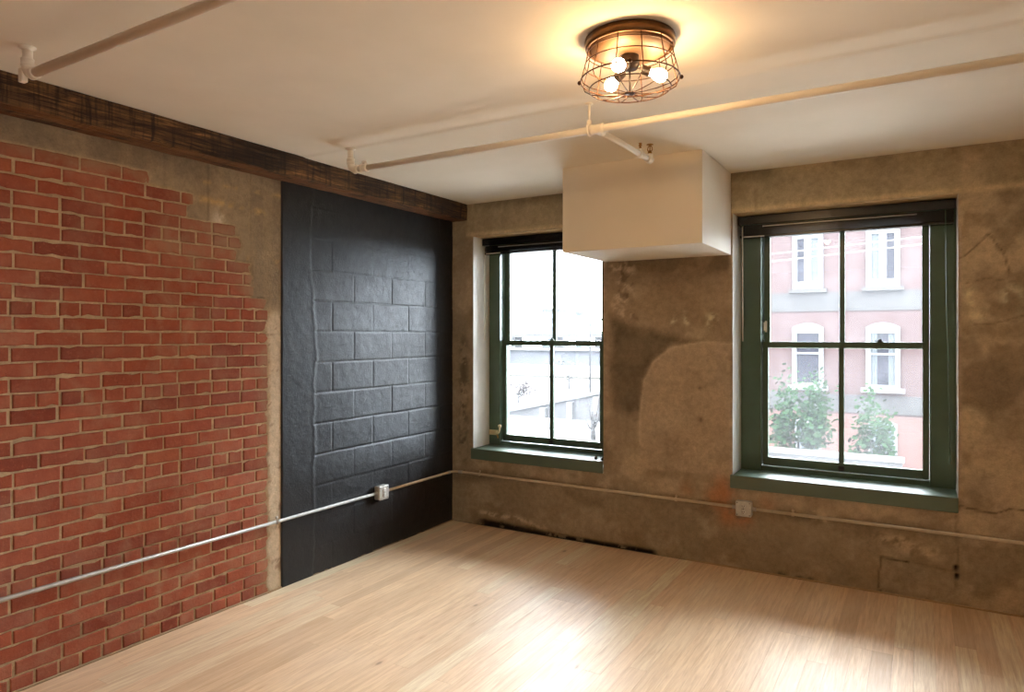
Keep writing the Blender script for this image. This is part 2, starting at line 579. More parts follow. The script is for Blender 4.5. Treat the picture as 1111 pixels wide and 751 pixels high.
def build_left_wall():
    ys = np.concatenate([steps(YB, -3.7, .05), steps(-3.7, PAN0, .0125)[1:]])
    zs = steps(0, H, .0125)
    def face_x(U, V):
        n = fbm(U, V, 9, 1)
        c = np.floor(V / COURSE).astype(int)
        st = np.full(U.shape, -1.944)
        for k_, s_ in STOP.items():
            st = np.where(c == k_, s_, st)
        st = np.where(c >= 35, -99, st)
        edge = U - st + .012 + .075 * (fbm(U, V, 26, 3) - .5)
        pl = sm(edge, -.012, .02)
        x = -.0055 + .004 * (n - .5) + pl * (.010 + .003 * (fbm(U, V, 6, 5) - .5))
        return x, pl
    def fn(U, V):
        x, pl = face_x(U, V)
        return x, U, V
    def colr(U, V):
        x, pl = face_x(U, V)
        n1, n2, n3 = fbm(U, V, 4, 2), fbm(U, V, 18, 4), fbm(U, V, 1.6, 8)
        mort = Sn((182, 158, 124), 1.05)[None, None] * (.75 + .5 * n2[..., None])
        pa, pb, pc = Sn((142, 124, 98), 1.25), Sn((124, 108, 86), 1.25), Sn((160, 138, 104), 1.25)
        m = sm(n1, .4, .65)[..., None]
        plc = pa * (1 - m) + pb * m
        # board marks and smears of buff render
        bm_ = sm(vn(U * 26, V * .6, 3), .55, .9)[..., None]
        plc = plc * (1 - .22 * bm_) + pc * .22 * bm_
        lines = np.exp(-(((V - (2.36 - .03 * (U + 2.2))) / .018) ** 2)) + np.exp(-(((V - 2.05) / .016) ** 2)) * (U > -2.1) + .8 * np.exp(-(((V - 2.47 - .02 * (U + 2.2)) / .012) ** 2)) * (U > -2.6)
        lm = np.clip(lines * sm(fbm(U, V, 14, 6), .48, .66), 0, 1)[..., None]
        plc = plc * (1 - .6 * lm) + Sn((186, 150, 92), 1.3) * .6 * lm
        wp = (np.exp(-(((U + 2.28) / .05) ** 2) - ((V - 2.26) / .06) ** 2) * sm(n2, .4, .6))[..., None]
        plc = plc * (1 - wp) + Sn((206, 190, 166), 1.1) * wp
        # tidy lines where the formwork boards met
        bl = np.minimum(np.abs(U + 2.36), np.minimum(np.abs(U + 2.62), np.abs(U + 2.07)))
        plc = plc * (1 - .25 * np.exp(-(bl / .006) ** 2)[..., None])
        # whitish mortar strip beside the black block
        q = (sm(U, -1.99, -1.93) * sm(V, 1.80, 1.68))[..., None] * (.65 + .5 * n2[..., None])
        q = np.clip(q, 0, 1)
        plc = plc * (1 - q) + Sn((196, 176, 148), 1.05) * q
        holes = sm(fbm(U, V, 24, 9), .64, .72)[..., None] * q * .7
        plc = plc * (1 - holes) + Sn((110, 76, 58), 1.0) * holes
        P = pl[..., None]
        return mort * (1 - P) + plc * P
    o = grid_mesh('wall_left', ys, zs, fn, M['mortar'], None, colr)
    tag(o, 'old red brick wall partly covered by tan plaster under the timber beam', 'wall', kind='structure')
    MB().box(-.32, -.022, YB - .3, TW, -.14, H + .2).build('masonry_core', M['reveal_top'], o)
    # each brick stands proud of the mortar
    mb = MB()
    for c in range(0, 35):
        z0 = c * COURSE + .0052
        z1 = (c + 1) * COURSE - .0052
        end = STOP.get(c, -1.947 if c % 2 else -1.941)
        header = c % 6 == 0
        mod = .1008 if header else .2016
        ph = -3.3412 + (0 if c % 2 else .1008) + random.uniform(-.012, .012)
        y = ph - mod * math.ceil((ph - YB) / mod)
        while y < end - .03:
            a, b = y + .006 + random.uniform(-.002, .003), y + mod - .005 + random.uniform(-.003, .002)
            y += mod
            if b < YB or a > end - .03: continue
            b = min(b, end)
            n = 5 if not header else 3
            xf = random.uniform(-.001, .0028)
            t0, t1 = random.uniform(-.0018, .0018), random.uniform(-.0018, .0018)
            low, up = [], []
            for i in range(n + 1):
                q = a + (b - a) * i / n
                j = random.uniform(-.0022, .0022)
                low.append((q, z0 + t0 + j + (random.random() < .06) * .006))
                up.append((q, z1 + t1 + random.uniform(-.0022, .0022) - (random.random() < .06) * .006))
            ring = low + up[::-1]
            m = len(ring)
            k = len(mb.v)
            cy, cz = (a + b) / 2, (z0 + z1) / 2
            for (q, zz) in ring: mb.v.append((-.03, q, zz))
            for (q, zz) in ring: mb.v.append((xf - .0035, q, zz))
            for (q, zz) in ring:
                mb.v.append((xf, q + math.copysign(.0045, cy - q) * (abs(q - cy) > (b - a) * .45), zz + math.copysign(.0045, cz - zz)))
            for i in range(m):
                j = (i + 1) % m
                mb.face([k + i, k + j, k + m + j, k + m + i])
                mb.face([k + m + i, k + m + j, k + 2 * m + j, k + 2 * m + i])
            mb.face([k + 2 * m + i for i in range(m)])
    bo = mb.build('brickwork', M['brick'], o)
    V_ = np.array([tuple(q.co) for q in bo.data.vertices])
    cs = np.clip((V_[:, 2] / COURSE).astype(int), 0, 34)
    stp = np.array([STOP.get(int(q), -1.944) for q in cs])
    fa = sm(V_[:, 1], stp - .13, stp + .01) * np.where(cs >= 25, .95, .55)
    fa = np.maximum(fa, .8 * sm(V_[:, 2], 2.38, 2.455))
    fa = np.maximum(fa, .7 * sm(V_[:, 2], 1.9, 2.1) * sm(V_[:, 1], -2.75, -2.45) * sm(V_[:, 2], 2.35, 2.2))
    bo.data.attributes.new('fade', 'FLOAT', 'POINT').data.foreach_set('value', fa.astype(np.float32))

    # black painted block infill
    ys = np.concatenate([[PAN0 - .0005], steps(PAN0, PAN1, .0062), [PAN1 + .0005]])
    zs = np.concatenate([steps(0.001, PANT, .0062)])
    rows = [0.181 + .206 * k for k in range(-1, 12)]
    def fb(U, V):
        left = -1.585 + .10 * (fbm(U * 0 + 1, V, 2.2, 4) - .5) + .035 * (fbm(U * 0 + 2, V, 9, 6) - .5)
        blk = sm(U, left - .012, left + .008)
        x = np.full(U.shape, .010)
        g = np.zeros(U.shape)
        wob = .004 * (fbm(U, V, 7, 2) - .5)
        for r in rows:
            g = np.maximum(g, np.exp(-(((V - r + wob * 2) / .0052) ** 2)) * (.4 + .9 * vn(U * 2.2, V * 0 + r * 9, 5)))
        k = np.floor((V - .181) / .206).astype(int)
        off = np.where(k % 2 == 0, -1.202, -1.005)
        ph = (U - off) / .4065
        dv = np.abs(ph - np.round(ph)) * .4065
        jid = np.round(ph) * 3.1 + k * 7.7
        g = np.maximum(g, np.exp(-((dv + wob) / .005) ** 2) * (.2 + 1.0 * vn(jid, jid * .37, 7)))
        faint = sm(V, 2.12, 1.9) * .85 + .15
        lowf = .25 + .75 * sm(V, .45, .85)
        x = x - .0045 * g * blk * faint * lowf
        x = x + .0025 * (1 - blk) + .0028 * (.3 + 1.2 * fbm(U, V, 8, 3)) * np.exp(-((U - left) / .014) ** 2) * sm(V, .3, .5) * sm(V, 2.0, 1.8)
        x = x + .0032 * (fbm(U, V, 11, 8) - .5) + .004 * (fbm(U, V, 3, 9) - .5)
        # individual blocks set a hair in or out
        bid = np.floor(ph) * 5.3 + k * 11.9
        x = x + .003 * (vn(bid, bid * .71, 2) - .5) * blk
        edge = np.minimum(np.minimum(U - PAN0, PAN1 - U), PANT - V)
        x = np.where(edge < .0001, -.004, x)
        return x, U, V
    p = grid_mesh('block_panel', ys, zs, fb, M['black'], None, None, o)
    tag(p, 'black painted concrete block infill')
    return o
build_left_wall()

# ================================================================== WINDOW WALL
def hole(U, V):
    a = (U > W1[0]) & (U < W1[1]) & (V > Z0 - .09) & (V < Z1)
    b = (U > W2[0]) & (U < W2[1]) & (V > Z0 - .09) & (V < Z1)
    return a | b

def concrete_colour(U, V):
    k = F_CONC
    def Sn(rgb, k=1.0):
        g = sum(rgb) / 3
        r = [g + (q - g) * SAT_CONC for q in rgb]
        return np.array(S(*r, k)) * np.array((.95, .99, .94))
    wu = U + .05 * (fbm(U, V, 5, 11) - .5) + .03 * (fbm(U, V, 21, 2) - .5)
    wv = V + .05 * (fbm(U, V, 5, 12) - .5) + .03 * (fbm(U, V, 21, 6) - .5)
    n1, n2, n3 = fbm(U, V, 1.5, 1), fbm(U, V, 5, 2), fbm(U, V, 16, 3, 6, .65)
    c = np.ones(U.shape + (3,)) * Sn((136, 108, 80), k)
    def mixin(mask, rgb, a=1.0):
        nonlocal c
        m = np.clip(mask * a, 0, 1)[..., None]
        c = c * (1 - m) + Sn(rgb, k) * m
    mixin(sm(n1, .42, .62), (122, 98, 70), .8)
    mixin(sm(n2, .5, .68), (154, 126, 95), .55)
    mixin(sm(fbm(U, V, 3, 7), .55, .7), (104, 82, 58), .55)
    # lintel band over the windows, yellower and smoother
    mixin(sm(wv, 2.40, 2.47), (138, 114, 78), .75)
    mixin(sm(wv, 2.62, 2.70) * sm(n2, .35, .6), (92, 76, 54), .7)
    mixin(np.exp(-((V - 2.452) / .018) ** 2) * ((U > 2.3) | ((U > .15) & (U < 1.5))), (182, 148, 98), .6)
    # greyer, scraped dado below the sills
    mixin(sm(wv, .50, .38), (120, 98, 72), .75)
    mixin(sm(wv, .46, .30) * sm(n2, .45, .62), (140, 118, 90), .5)
    mixin(np.exp(-((wv - .36 - .05 * np.sin(U * 3)) / .05) ** 2) * sm(n2, .42, .6), (84, 64, 44), .6)
    # corner beside the black block
    mixin(sm(wu, .20, .10), (122, 104, 80), .5)
    mixin(np.exp(-((wu - .12) / .05) ** 2) * sm(np.abs(wv - 1.05), .75, .35) * sm(n3, .38, .55), (58, 46, 34), .8)
    # pier between the windows
    pier = sm(U, 1.41, 1.46) * sm(U, 2.37, 2.33)
    mixin(pier * sm(wv, 1.55, 1.75), (128, 96, 66), .6)
    mixin(pier * sm(wv, 1.98, 2.1) * sm(n2, .4, .55), (92, 70, 48), .7)
    scab = patch(wu, wv, [(1.475, 2.14), (1.64, 2.14), (1.66, 1.90), (1.69, 1.72), (1.60, 1.70), (1.49, 1.80)], .03)
    mixin(scab * sm(n3, .42, .6), (160, 128, 98), .8)
    mixin(scab * sm(fbm(U, V, 13, 5), .55, .66), (88, 62, 44), .7)
    dark = patch(wu, wv, [(1.475, 1.74), (1.60, 1.69), (1.78, 1.655), (2.02, 1.565), (2.15, 1.55), (1.93, 1.51), (1.80, 1.41), (1.725, 1.28), (1.705, 1.05), (1.62, 1.0), (1.50, 1.03), (1.475, 1.25)], .045)
    mixin(dark * (.45 + .9 * n3), (82, 63, 42), .95)
    mixin(dark * sm(n2, .5, .66), (108, 84, 58), .5)
    mixin(patch(wu, wv, [(1.48, 1.02), (1.70, 1.0), (1.70, .75), (1.48, .72)], .06) * sm(n2, .4, .6), (104, 80, 56), .5)
    arch = patch(wu * .4 + U * .6, wv * .4 + V * .6, [(1.705, .62), (1.705, 1.05), (1.735, 1.27), (1.80, 1.40), (1.93, 1.50), (2.15, 1.545), (2.36, 1.54), (2.36, .62)], .014)
    mixin(arch, (146, 116, 88), .85)
    mixin(arch * sm(n1, .5, .65), (134, 106, 80), .5)
    rim = np.exp(-((seg_dist(wu * .4 + U * .6, wv * .4 + V * .6, [(1.705, .8), (1.705, 1.05), (1.735, 1.27), (1.80, 1.40), (1.93, 1.50), (2.15, 1.545), (2.36, 1.54)]) / .010) ** 2))
    mixin(rim, (166, 136, 106), .55)
    for (a, b, r) in ((2.149, 1.234, .014), (2.149, 1.0, .016)):
        mixin(np.exp(-(((wu - a) / r) ** 2 + ((wv - b) / r) ** 2)), (84, 60, 46), .75)
    for (a, b, r) in ((2.05, 1.72, .03), (2.21, 1.70, .035), (1.95, 1.70, .02), (3.716, 1.85, .026), (3.72, 1.79, .018), (3.769, 1.70, .03), (3.74, 1.71, .02), (3.93, 1.80, .05)):
        mixin(np.exp(-(((wu - a) / r) ** 2 + ((wv - b) / (r * 1.3)) ** 2)) * sm(n3, .4, .55), (196, 170, 132), .7)
    # rust bleeding round the outlet box
    for (a, b, r, q) in ((2.31, .50, .07, 1.0), (2.34, .36, .06, .8), (2.24, .46, .06, .6), (2.60, .47, .05, .35), (2.44, .34, .05, .7), (2.30, .58, .05, .5), (2.05, .50, .05, .35)):
        mixin(np.exp(-(((wu - a) / r) ** 2 + ((wv - b) / (r * 1.2)) ** 2)) * sm(n3, .25, .5), (164, 84, 36), q)
    # right of the second window
    rp = sm(U, 3.67, 3.70)
    mixin(rp * sm(n2, .4, .62), (158, 128, 92), .55)
    mixin(rp * sm(fbm(U, V, 4, 9), .52, .66), (108, 82, 56), .6)
    mixin(rp * np.exp(-((wv - 1.62) / .05) ** 2), (98, 74, 50), .5)
    # patched rectangle low down, cracks and two drilled holes
    mixin(patch(U, V, [(3.262, .225), (3.66, .20), (3.66, .03), (3.255, .03)], .01), (128, 106, 80), .6)
    def crack(pts, w, rgb, a):
        d = seg_dist(U + .012 * (fbm(U, V, 30, 4) - .5), V + .012 * (fbm(U, V, 30, 5) - .5), pts)
        mixin(np.exp(-(d / w) ** 2), rgb, a)
    crack([(3.265, .225), (3.41, .217)], .007, (36, 26, 18), .95)
    crack([(3.268, .225), (3.258, .13), (3.255, .03)], .005, (70, 54, 38), .7)
    crack([(3.41, .225), (3.66, .20)], .006, (104, 78, 54), .6)
    crack([(3.66, .55), (3.665, .35), (3.66, .1)], .005, (74, 56, 40), .6)
    crack([(3.68, .59), (3.78, .575), (3.85, .573), (3.93, .61), (4.1, .60)], .005, (66, 48, 34), .8)
    crack([(3.68, 2.055), (3.74, 2.10), (3.815, 2.185), (3.89, 2.07), (3.92, 1.93)], .005, (84, 62, 42), .75)
    crack([(3.70, 1.9), (3.80, 1.93), (3.95, 1.90)], .004, (92, 70, 48), .6)
    crack([(3.75, 1.66), (3.86, 1.67), (4.0, 1.72)], .004, (92, 70, 48), .6)
    crack([(2.52, 2.42), (2.525, 2.58)], .010, (112, 84, 54), .5)
    for (a, b) in ((3.657, .222), (3.661, .172)):
        mixin(np.exp(-(((U - a) / .012) ** 4 + ((V - b) / .018) ** 4)), (14, 11, 9), 1.0)
    for (a, b, w_) in ((3.35, .34, .10), (3.48, .30, .12), (2.86, .45, .07), (2.95, .42, .05)):
        mixin(np.exp(-(((wu - a) / w_) ** 2 + ((wv - b) / .035) ** 2)) * sm(n3, .45, .6), (170, 140, 106), .7)
    # crumbling black foot at the left end
    foot = np.exp(-((np.maximum(0, V - .010 - .05 * sm(U, 1.0, .3) * fbm(U, V * 0, 9, 5)) / .022) ** 2)) * sm(U, .22, .34) * sm(U, 1.86, 1.78)
    mixin(foot * sm(n3 + .12, .42, .55), (22, 17, 13), .95)
    foam = np.exp(-((V - .088 - .03 * fbm(U, V * 0, 8, 6) + .09 * sm(U, .6, 1.2)) / .018) ** 2) * sm(U, .25, .33) * sm(U, 1.0, .8)
    mixin(foam * sm(n3, .4, .5), (176, 150, 116), .7)
    for a in (2.67, 2.72, 2.79, 2.86, 3.28, 3.35):
        mixin(np.exp(-(((wu - a) / .03) ** 2 + ((V - .012) / .018) ** 2)) * sm(n3, .4, .55), (48, 38, 30), .8)
    c *= (.70 + .36 * n3 + .24 * fbm(U, V, 6, 13))[..., None]
    return c
F_CONC = 2.3
SAT_CONC = .52

def build_window_wall():
    keysx = [W1[0], W1[1], W2[0], W2[1]]
    xs = np.concatenate([[-.021], steps(0, 4.35, .0115, keysx), steps(4.35, XR, .06)[1:]])
    zs = steps(0, H, .0115, [Z0 - .09, Z0, Z1])
    def fn(U, V):
        wu = U + .04 * (fbm(U, V, 5, 11) - .5); wv = V + .04 * (fbm(U, V, 5, 12) - .5)
        y = .004 * (fbm(U, V, 3, 4) - .5) + .004 * (fbm(U, V, 15, 6) - .5)
        arch = patch(wu * .4 + U * .6, wv * .4 + V * .6, [(1.705, .62), (1.705, 1.05), (1.735, 1.27), (1.80, 1.40), (1.93, 1.50), (2.15, 1.545), (2.36, 1.54), (2.36, .62)], .014)
        y = y - .005 * arch
        foot = sm(V, .07 - .04 * sm(U, .6, 1.2), .02) * sm(U, .25, .34) * sm(U, 1.86, 1.78)
        y = y + foot * (.018 + .02 * (fbm(U, V, 22, 3) - .5))
        for (a, b) in ((3.657, .222), (3.661, .172)):
            y = y + .03 * np.exp(-(((U - a) / .011) ** 4 + ((V - b) / .017) ** 4))
        ed = np.minimum.reduce([np.abs(U - q) for q in keysx])
        y = np.where((ed < .02) & (V > Z0 - .1) & (V < Z1 + .02), y * .3, y)
        return U, y, V
    o = grid_mesh('wall_back', xs, zs, fn, M['concrete'], lambda a, b: ~hole(a, b), concrete_colour)
    tag(o, 'stained brown concrete wall holding the two green windows', 'wall', kind='structure')
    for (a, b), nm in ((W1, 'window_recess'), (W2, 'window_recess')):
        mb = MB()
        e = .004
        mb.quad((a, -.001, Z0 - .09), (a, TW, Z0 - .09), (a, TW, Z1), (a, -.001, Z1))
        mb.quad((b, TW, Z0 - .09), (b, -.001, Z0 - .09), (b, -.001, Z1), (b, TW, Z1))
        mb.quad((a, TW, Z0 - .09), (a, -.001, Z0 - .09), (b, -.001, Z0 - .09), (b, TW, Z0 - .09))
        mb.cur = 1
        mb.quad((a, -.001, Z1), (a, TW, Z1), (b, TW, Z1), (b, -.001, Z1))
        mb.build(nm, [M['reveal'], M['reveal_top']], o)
    # outer skin of the same wall
    mb = MB()
    y0, y1 = TW - .05, TW
    for (xa, xb, za, zb) in ((-7, 14, -3.4, 0), (-7, 14, H, 8.5), (-7, -.3, 0, H), (XR, 14, 0, H), (-.3, W1[0], 0, H), (W1[1], W2[0], 0, H), (W2[1], XR, 0, H), (W1[0], W1[1], 0, Z0 - .09), (W2[0], W2[1], 0, Z0 - .09), (W1[0], W1[1], Z1, H), (W2[0], W2[1], Z1, H)):
        mb.box(xa, xb, y0, y1, za, zb)
    mb.build('outer_face', M['outer'], o)
build_window_wall()

# the rest of the room, behind and beside the camera: plain plastered walls, one unseen opening added for fill light
def build_rest():
    def wall(name, label, axis, at, lo, hi, holes):
        mb = MB()
        xs = sorted({lo, hi, *[q for h_ in holes for q in h_[:2]]})
        for a, b in zip(xs[:-1], xs[1:]):
            hs = [h_ for h_ in holes if h_[0] <= a + 1e-6 and h_[1] >= b - 1e-6]
            spans = [(0, H)] if not hs else [(0, hs[0][2]), (hs[0][3], H)]
            for (za, zb) in spans:
                if zb - za < .01: continue
                if axis == 'x': mb.box(a, b, at, at - .3, za, zb)
                else: mb.box(at, at + .3, a, b, za, zb)
        o = mb.build(name, M['reveal_top'])
        tag(o, label, 'wall', kind='structure')
    wall('wall_front', 'plain plastered wall behind the viewer', 'x', YB, -.3, XR + .3, HOLES_B)
    wall('wall_right', 'plain plastered side wall', 'y', XR, YB, TW, HOLES_R)
HOLES_B = []
HOLES_R = [(-6.3, -5.9, 1.0, 2.0)]
build_rest()

# ================================================================== WINDOWS
def build_window(idx, op, cw, sx, label, blind_low):
    """sash window: casing, two sashes of two panes, stool"""
    x0, x1 = op
    a, b = sx
    G = M['green']
    root = empty('window_%d' % idx, (x0, .25, Z0))
    tag(root, label, 'window', kind='structure')
    off = (x0, .25, Z0)
    e = .002
    for (p, q, m_, n_) in ((x0 + e, a - .002, a - .012, a - .003), (b + .002, x1 - e, b + .003, b + .012)):
        mb = MB()
        mb.box(p, q, .245, .28, Z0, Z1 - e, .003)
        mb.box(p, q, .28, .40, Z0, Z1 - e)
        mb.box(m_, n_, .238, .25, Z0 + .004, Z1 - .15, .002)       # quirk bead
        mb.build('side_casing', G, root, off)
    MB().box(a - .002, b + .002, .245, .40, Z1 - .11, Z1 - e).build('head_casing', G, root, off)
    MB().box(a - .002, b + .002, .262, .40, Z0, Z0 + .034, .003).build('sill_stop_bead', G, root, off)
    mid = (a + b) / 2
    # lower sash, room side
    y0, y1 = .282, .318
    zb, zm0, zm1 = .677, 1.512, 1.552
    mb = MB()
    st = .036
    mb.box(a, a + st, y0, y1, zb, zm1, .003)
    mb.box(b - st, b, y0, y1, zb, zm1, .003)
    mb.box(a + st, b - st, y0, y1, zb, .735, .003)
    mb.box(a + st, b - st, y0, y1, zm0, zm1, .003)
    mb.box(mid - .0165, mid + .0165, y0 + .004, y1 - .004, .735, zm0, .004)
    lo = mb.build('lower_sash', G, root, off)
    for (p, q) in ((a + st, mid - .0165), (mid + .0165, b - st)):
        MB().box(p, q, y0 + .016, y0 + .019, .735, zm0).build('pane', M['glass'], lo, off)
    # upper sash, street side
    y0, y1 = .332, .368
    mb = MB()
    mb.box(a, a + st + .004, y0, y1, zm0 - .005, Z1 - .1, .003)
    mb.box(b - st - .004, b, y0, y1, zm0 - .005, Z1 - .1, .003)
    mb.box(a + st, b - st, y0, y1, Z1 - .125, Z1 - .1, .003)
    mb.box(a + st, b - st, y0, y1, zm0 - .005, zm1 - .004, .003)
    mb.box(mid - .0165, mid + .0165, y0 + .004, y1 - .004, zm1 - .004, Z1 - .125, .004)
    up = mb.build('upper_sash', G, root, off)
    for (p, q) in ((a + st, mid - .0165), (mid + .0165, b - st)):
        MB().box(p, q, y0 + .016, y0 + .019, zm1 - .004, Z1 - .125).build('pane', M['glass'], up, off)
    # meeting-rail lock
    lx = mid + (.23 if idx == 2 else .0)
    mb = MB()
    mb.lathe([(.020, 0), (.020, .006), (.012, .012), (.010, .020), (0.0001, .022)], (lx, .300, zm1 - .001), n=16)
    mb.box(lx - .032, lx + .012, .293, .307, zm1 + .006, zm1 + .012, .002)
    mb.build('sash_lock', M['slot'] if idx == 2 else G, lo, off)
    # lift hook on the bottom rail
    mb = MB()
    mb.box(mid - .018, mid + .018, .275, .283, .688, .716, .002)
    mb.box(mid - .014, mid + .014, .262, .277, .686, .693, .002)
    mb.build('sash_lift', M['slot'], lo, off)
    # stool
    mb = MB()
    mb.box(x0 - .013, x1 + .001, -.022, -.002, Z0 - .088, Z0 + .002, .004)
    mb.box(x0 + .002, x1 - .002, -.004, .262, Z0 - .03, Z0 + .0018, .003)
    mb.build('sill', M['sill'], root, off)
    return root

build_window(1, W1, .10, (.341, 1.293), 'green sash window beside the black block wall', 0)
build_window(2, W2, .14, (2.513, 3.525), 'wide green sash window facing the red brick building', 0)

def build_blind(op, label, low, wand_x, lit, cord):
    x0, x1 = op[0] + .012, op[1] - .010
    yb, yf = .205, .135
    root = empty('venetian_blind', ((x0 + x1) / 2, (yb + yf) / 2, Z1))
    tag(root, label, 'blind', group='raised black venetian blinds')
    off = tuple(root.location)
    mb = MB()
    mb.box(x0, x1, yf, yb, Z1 - .050, Z1 - .004, .003)
    mb.box(x0 - .004, x1 + .004, yf - .012, yf - .004, Z1 - .066, Z1 - .006, .003)
    mb.build('headrail', M['blind'], root, off)
    z = Z1 - .054
    n = 16
    mb = MB()
    top, bot = Z1 - .07, low + .022
    for i in range(n):
        zz = bot + (top - bot) * i / (n - 1)
        w = random.uniform(-.002, .002)
        pts = []
        k = len(mb.v)
        for (y, dz) in ((yf + .006, -.0005), ((yf + yb) / 2, .0022), (yb - .004, -.0005)):
            mb.v += [(x0 + .006 + w, y, zz + dz), (x1 - .006 + w, y, zz + dz), (x1 - .006 + w, y, zz + dz + .0022), (x0 + .006 + w, y, zz + dz + .0022)]
        for s_ in range(2):
            p, q = k + 4 * s_, k + 4 * s_ + 4
            for e_ in range(4):
                f_ = (e_ + 1) % 4
                mb.face([p + e_, p + f_, q + f_, q + e_])
        mb.face([k, k + 1, k + 2, k + 3]); mb.face([k + 8, k + 11, k + 10, k + 9])
    o = mb.build('slat_stack', M['blind'], root, off)
    o['kind'] = 'stuff'
    MB().box(x0 + .16, x1 - .20, yf - .0145, yf - .011, Z1 - .088, Z1 - .080, .001).build('highlight_strip', M['blind_highlight'], root, off)  # grey strip modelled as the light line across the blind
    MB().box(x0 + .03, x0 + .17, yf - .004, yf + .003, low + .004, low + .010, .001).build('rail_highlight', M['wand'], root, off)  # short pale bar standing in for the lit edge of the bottom rail
    MB().box(x0 + .004, x1 - .004, yf + .002, yb, low, low + .019, .004).build('bottom_rail', M['blind'], root, off)
    mb = MB()
    wx = wand_x
    mb.tube([(wx, yf - .02, Z1 - .085), (wx + .001, yf - .021, 1.9), (wx + .002, yf - .02, 1.555)], .0042, 8)
    mb.tube([(wx, yf - .004, Z1 - .075), (wx, yf - .016, Z1 - .078), (wx, yf - .020, Z1 - .09)], .003, 6)
    mb.build('tilt_wand', M['wand'], root, off)
    if cord:
        mb = MB()
        mb.tube([(x1 - .05, yf - .014, Z1 - .07), (x1 - .044, yf - .015, 1.8), (x1 - .030, yf - .016, 1.1), (x1 - .026, yf - .016, .86)], .0022, 6)
        mb.lathe([(.002, .05), (.006, .03), (.007, 0.0), (.004, -.006), (.0001, -.007)], (x1 - .026, yf - .016, .82), n=10)
        mb.build('lift_cord', M['green'], root, off)
    return root
build_blind(W1, 'raised black blind across the head of the window beside the black wall', 2.292, W1[0] + .035, 0, False)
build_blind(W2, 'raised black blind across the head of the wider window facing the brick building', 2.278, W2[0] + .04, 0, True)

# ivory latch low on the casing of window 1, and two dark stops on its sill
def build_latch():
    root = empty('casement_latch', (.30, .243, .745))
    tag(root, 'small ivory latch low on the green casing near the black wall', 'latch')
    off = tuple(root.location)
    mb = MB()
    mb.box(.235, .318, .226, .2365, .728, .772, .003)
    mb.box(.240, .312, .2365, .2448, .735, .765)
    mb.build('mounting_plate', M['ivory'], root, off)
    mb = MB()
    mb.tube([(.312, .222, .752), (.335, .208, .748), (.352, .200, .760), (.360, .198, .790), (.362, .198, .812)], [.009, .008, .008, .008, .010], 10)
    mb.lathe([(.0001, -.014), (.013, -.010), (.016, .0), (.013, .010), (.0001, .014)], (.362, .198, .815), n=14)
    mb.build('lever', M['ivory'], root, off)
    mb = MB()
    mb.tube([(.318, .226, .735), (.332, .212, .720), (.338, .208, .708)], [.008, .008, .006], 8)
    mb.build('catch', M['brass'], root, off)
build_latch()
def stop(x, y, label):
    mb = MB()
    mb.lathe([(.012, 0), (.013, .004), (.011, .013), (.008, .017), (.0001, .018)], (x, y, Z0 + .002), n=16)
    mb.lathe([(.0045, 0), (.0045, .006), (.0001, .007)], (x, y, Z0 + .019), n=10)
    o = mb.build('sill_stop', M['slot'])
    tag(o, label, 'sill stop', group='dark knobs at the sill corner')
stop(1.328, .05, 'dark knob set further from the sill end of the window by the black wall')
stop(1.392, .035, 'dark knob at the very end of the sill of the window by the black wall')
def build_clip():
    mb = MB()
    mb.box(2.520, 2.534, .318, .331, 1.62, 1.70, .002)
    mb.box(2.514, 2.522, .30, .331, 1.63, 1.69, .002)
    o = mb.build('sash_clip', M['wand'])
    tag(o, 'small pale spring clip beside the upper sash of the wide window', 'clip')
build_clip()

# ================================================================== BULKHEAD
def build_bulkhead():
    mb = MB()
    x0, x1, y0, z0 = 1.428, 2.360, -.722, 2.150
    mb.box(x0, x1, y0, -.006, z0, H - .0066, .003)
    o = mb.build('bulkhead', M['ceiling'])
    tag(o, 'white boxed bulkhead hanging from the ceiling between the two windows', 'bulkhead')
build_bulkhead()

# ================================================================== BEAM
def build_beam():
    x1, z0, z1 = .160, 2.575, H - .002
    prof = []
    for i in range(8): prof.append((-.0 + x1 * i / 8, z0))
    for i in range(9): prof.append((x1, z0 + (z1 - z0) * i / 8))
    pv = np.arange(len(prof))
    ys = steps(YB, -.003, .018)
    px = np.array([p[0] for p in prof]); pz = np.array([p[1] for p in prof])
    def fn(U, V):
        i = V.astype(int)
        X, Z = px[i].copy(), pz[i].copy()
        d = .008 * (fbm(U * .6, V * .35, 4, 3) - .5) + .010 * (fbm(U * 2.5, V * .2, 3, 5) - .5)
        corner = np.exp(-((V - 8) / 1.2) ** 2)
        chip = corner * (.002 + .010 * sm(fbm(U, V * 0, 4, 8), .5, .7))
        X = X + np.where(i >= 8, d, 0) - chip * (i >= 7)
        Z = Z + np.where(i <= 8, d * .8, 0) + chip * (i <= 9)
        Z = np.where(i == 16, z1, Z)
        X = np.where(i == 0, .0, X)
        return X, U, Z - z0
    o = grid_mesh('timber_beam', ys, pv, fn, M['beam'], smooth=False)
    o.location = (0, 0, z0)
    tag(o, 'dark rough-hewn timber beam along the top of the brick wall', 'beam')
    # end grain against the window wall
    mb = MB().box(0.0, x1 - .006, -.006, -.003, z0 + .004, z1)
    mb.build('beam_end', M['beam'], o, (0, 0, z0))
build_beam()

# ================================================================== PIPES
def flange(mb, c, r=.05, zdir=-1):
    mb.lathe([(.0001, 0), (r, 0), (r, zdir * .004), (r * .62, zdir * .010), (r * .58, zdir * .014)], c, n=24)

def coupling(mb, p, d, r, L):
    d = Vector(d).normalized(); p = Vector(p)
    mb.lathe([(r * .8, 0), (r, .003), (r, L * .2), (r * .93, L * .25), (r * .93, L * .75), (r, L * .8), (r, L - .003), (r * .8, L)], tuple(p), tuple(d), 20)

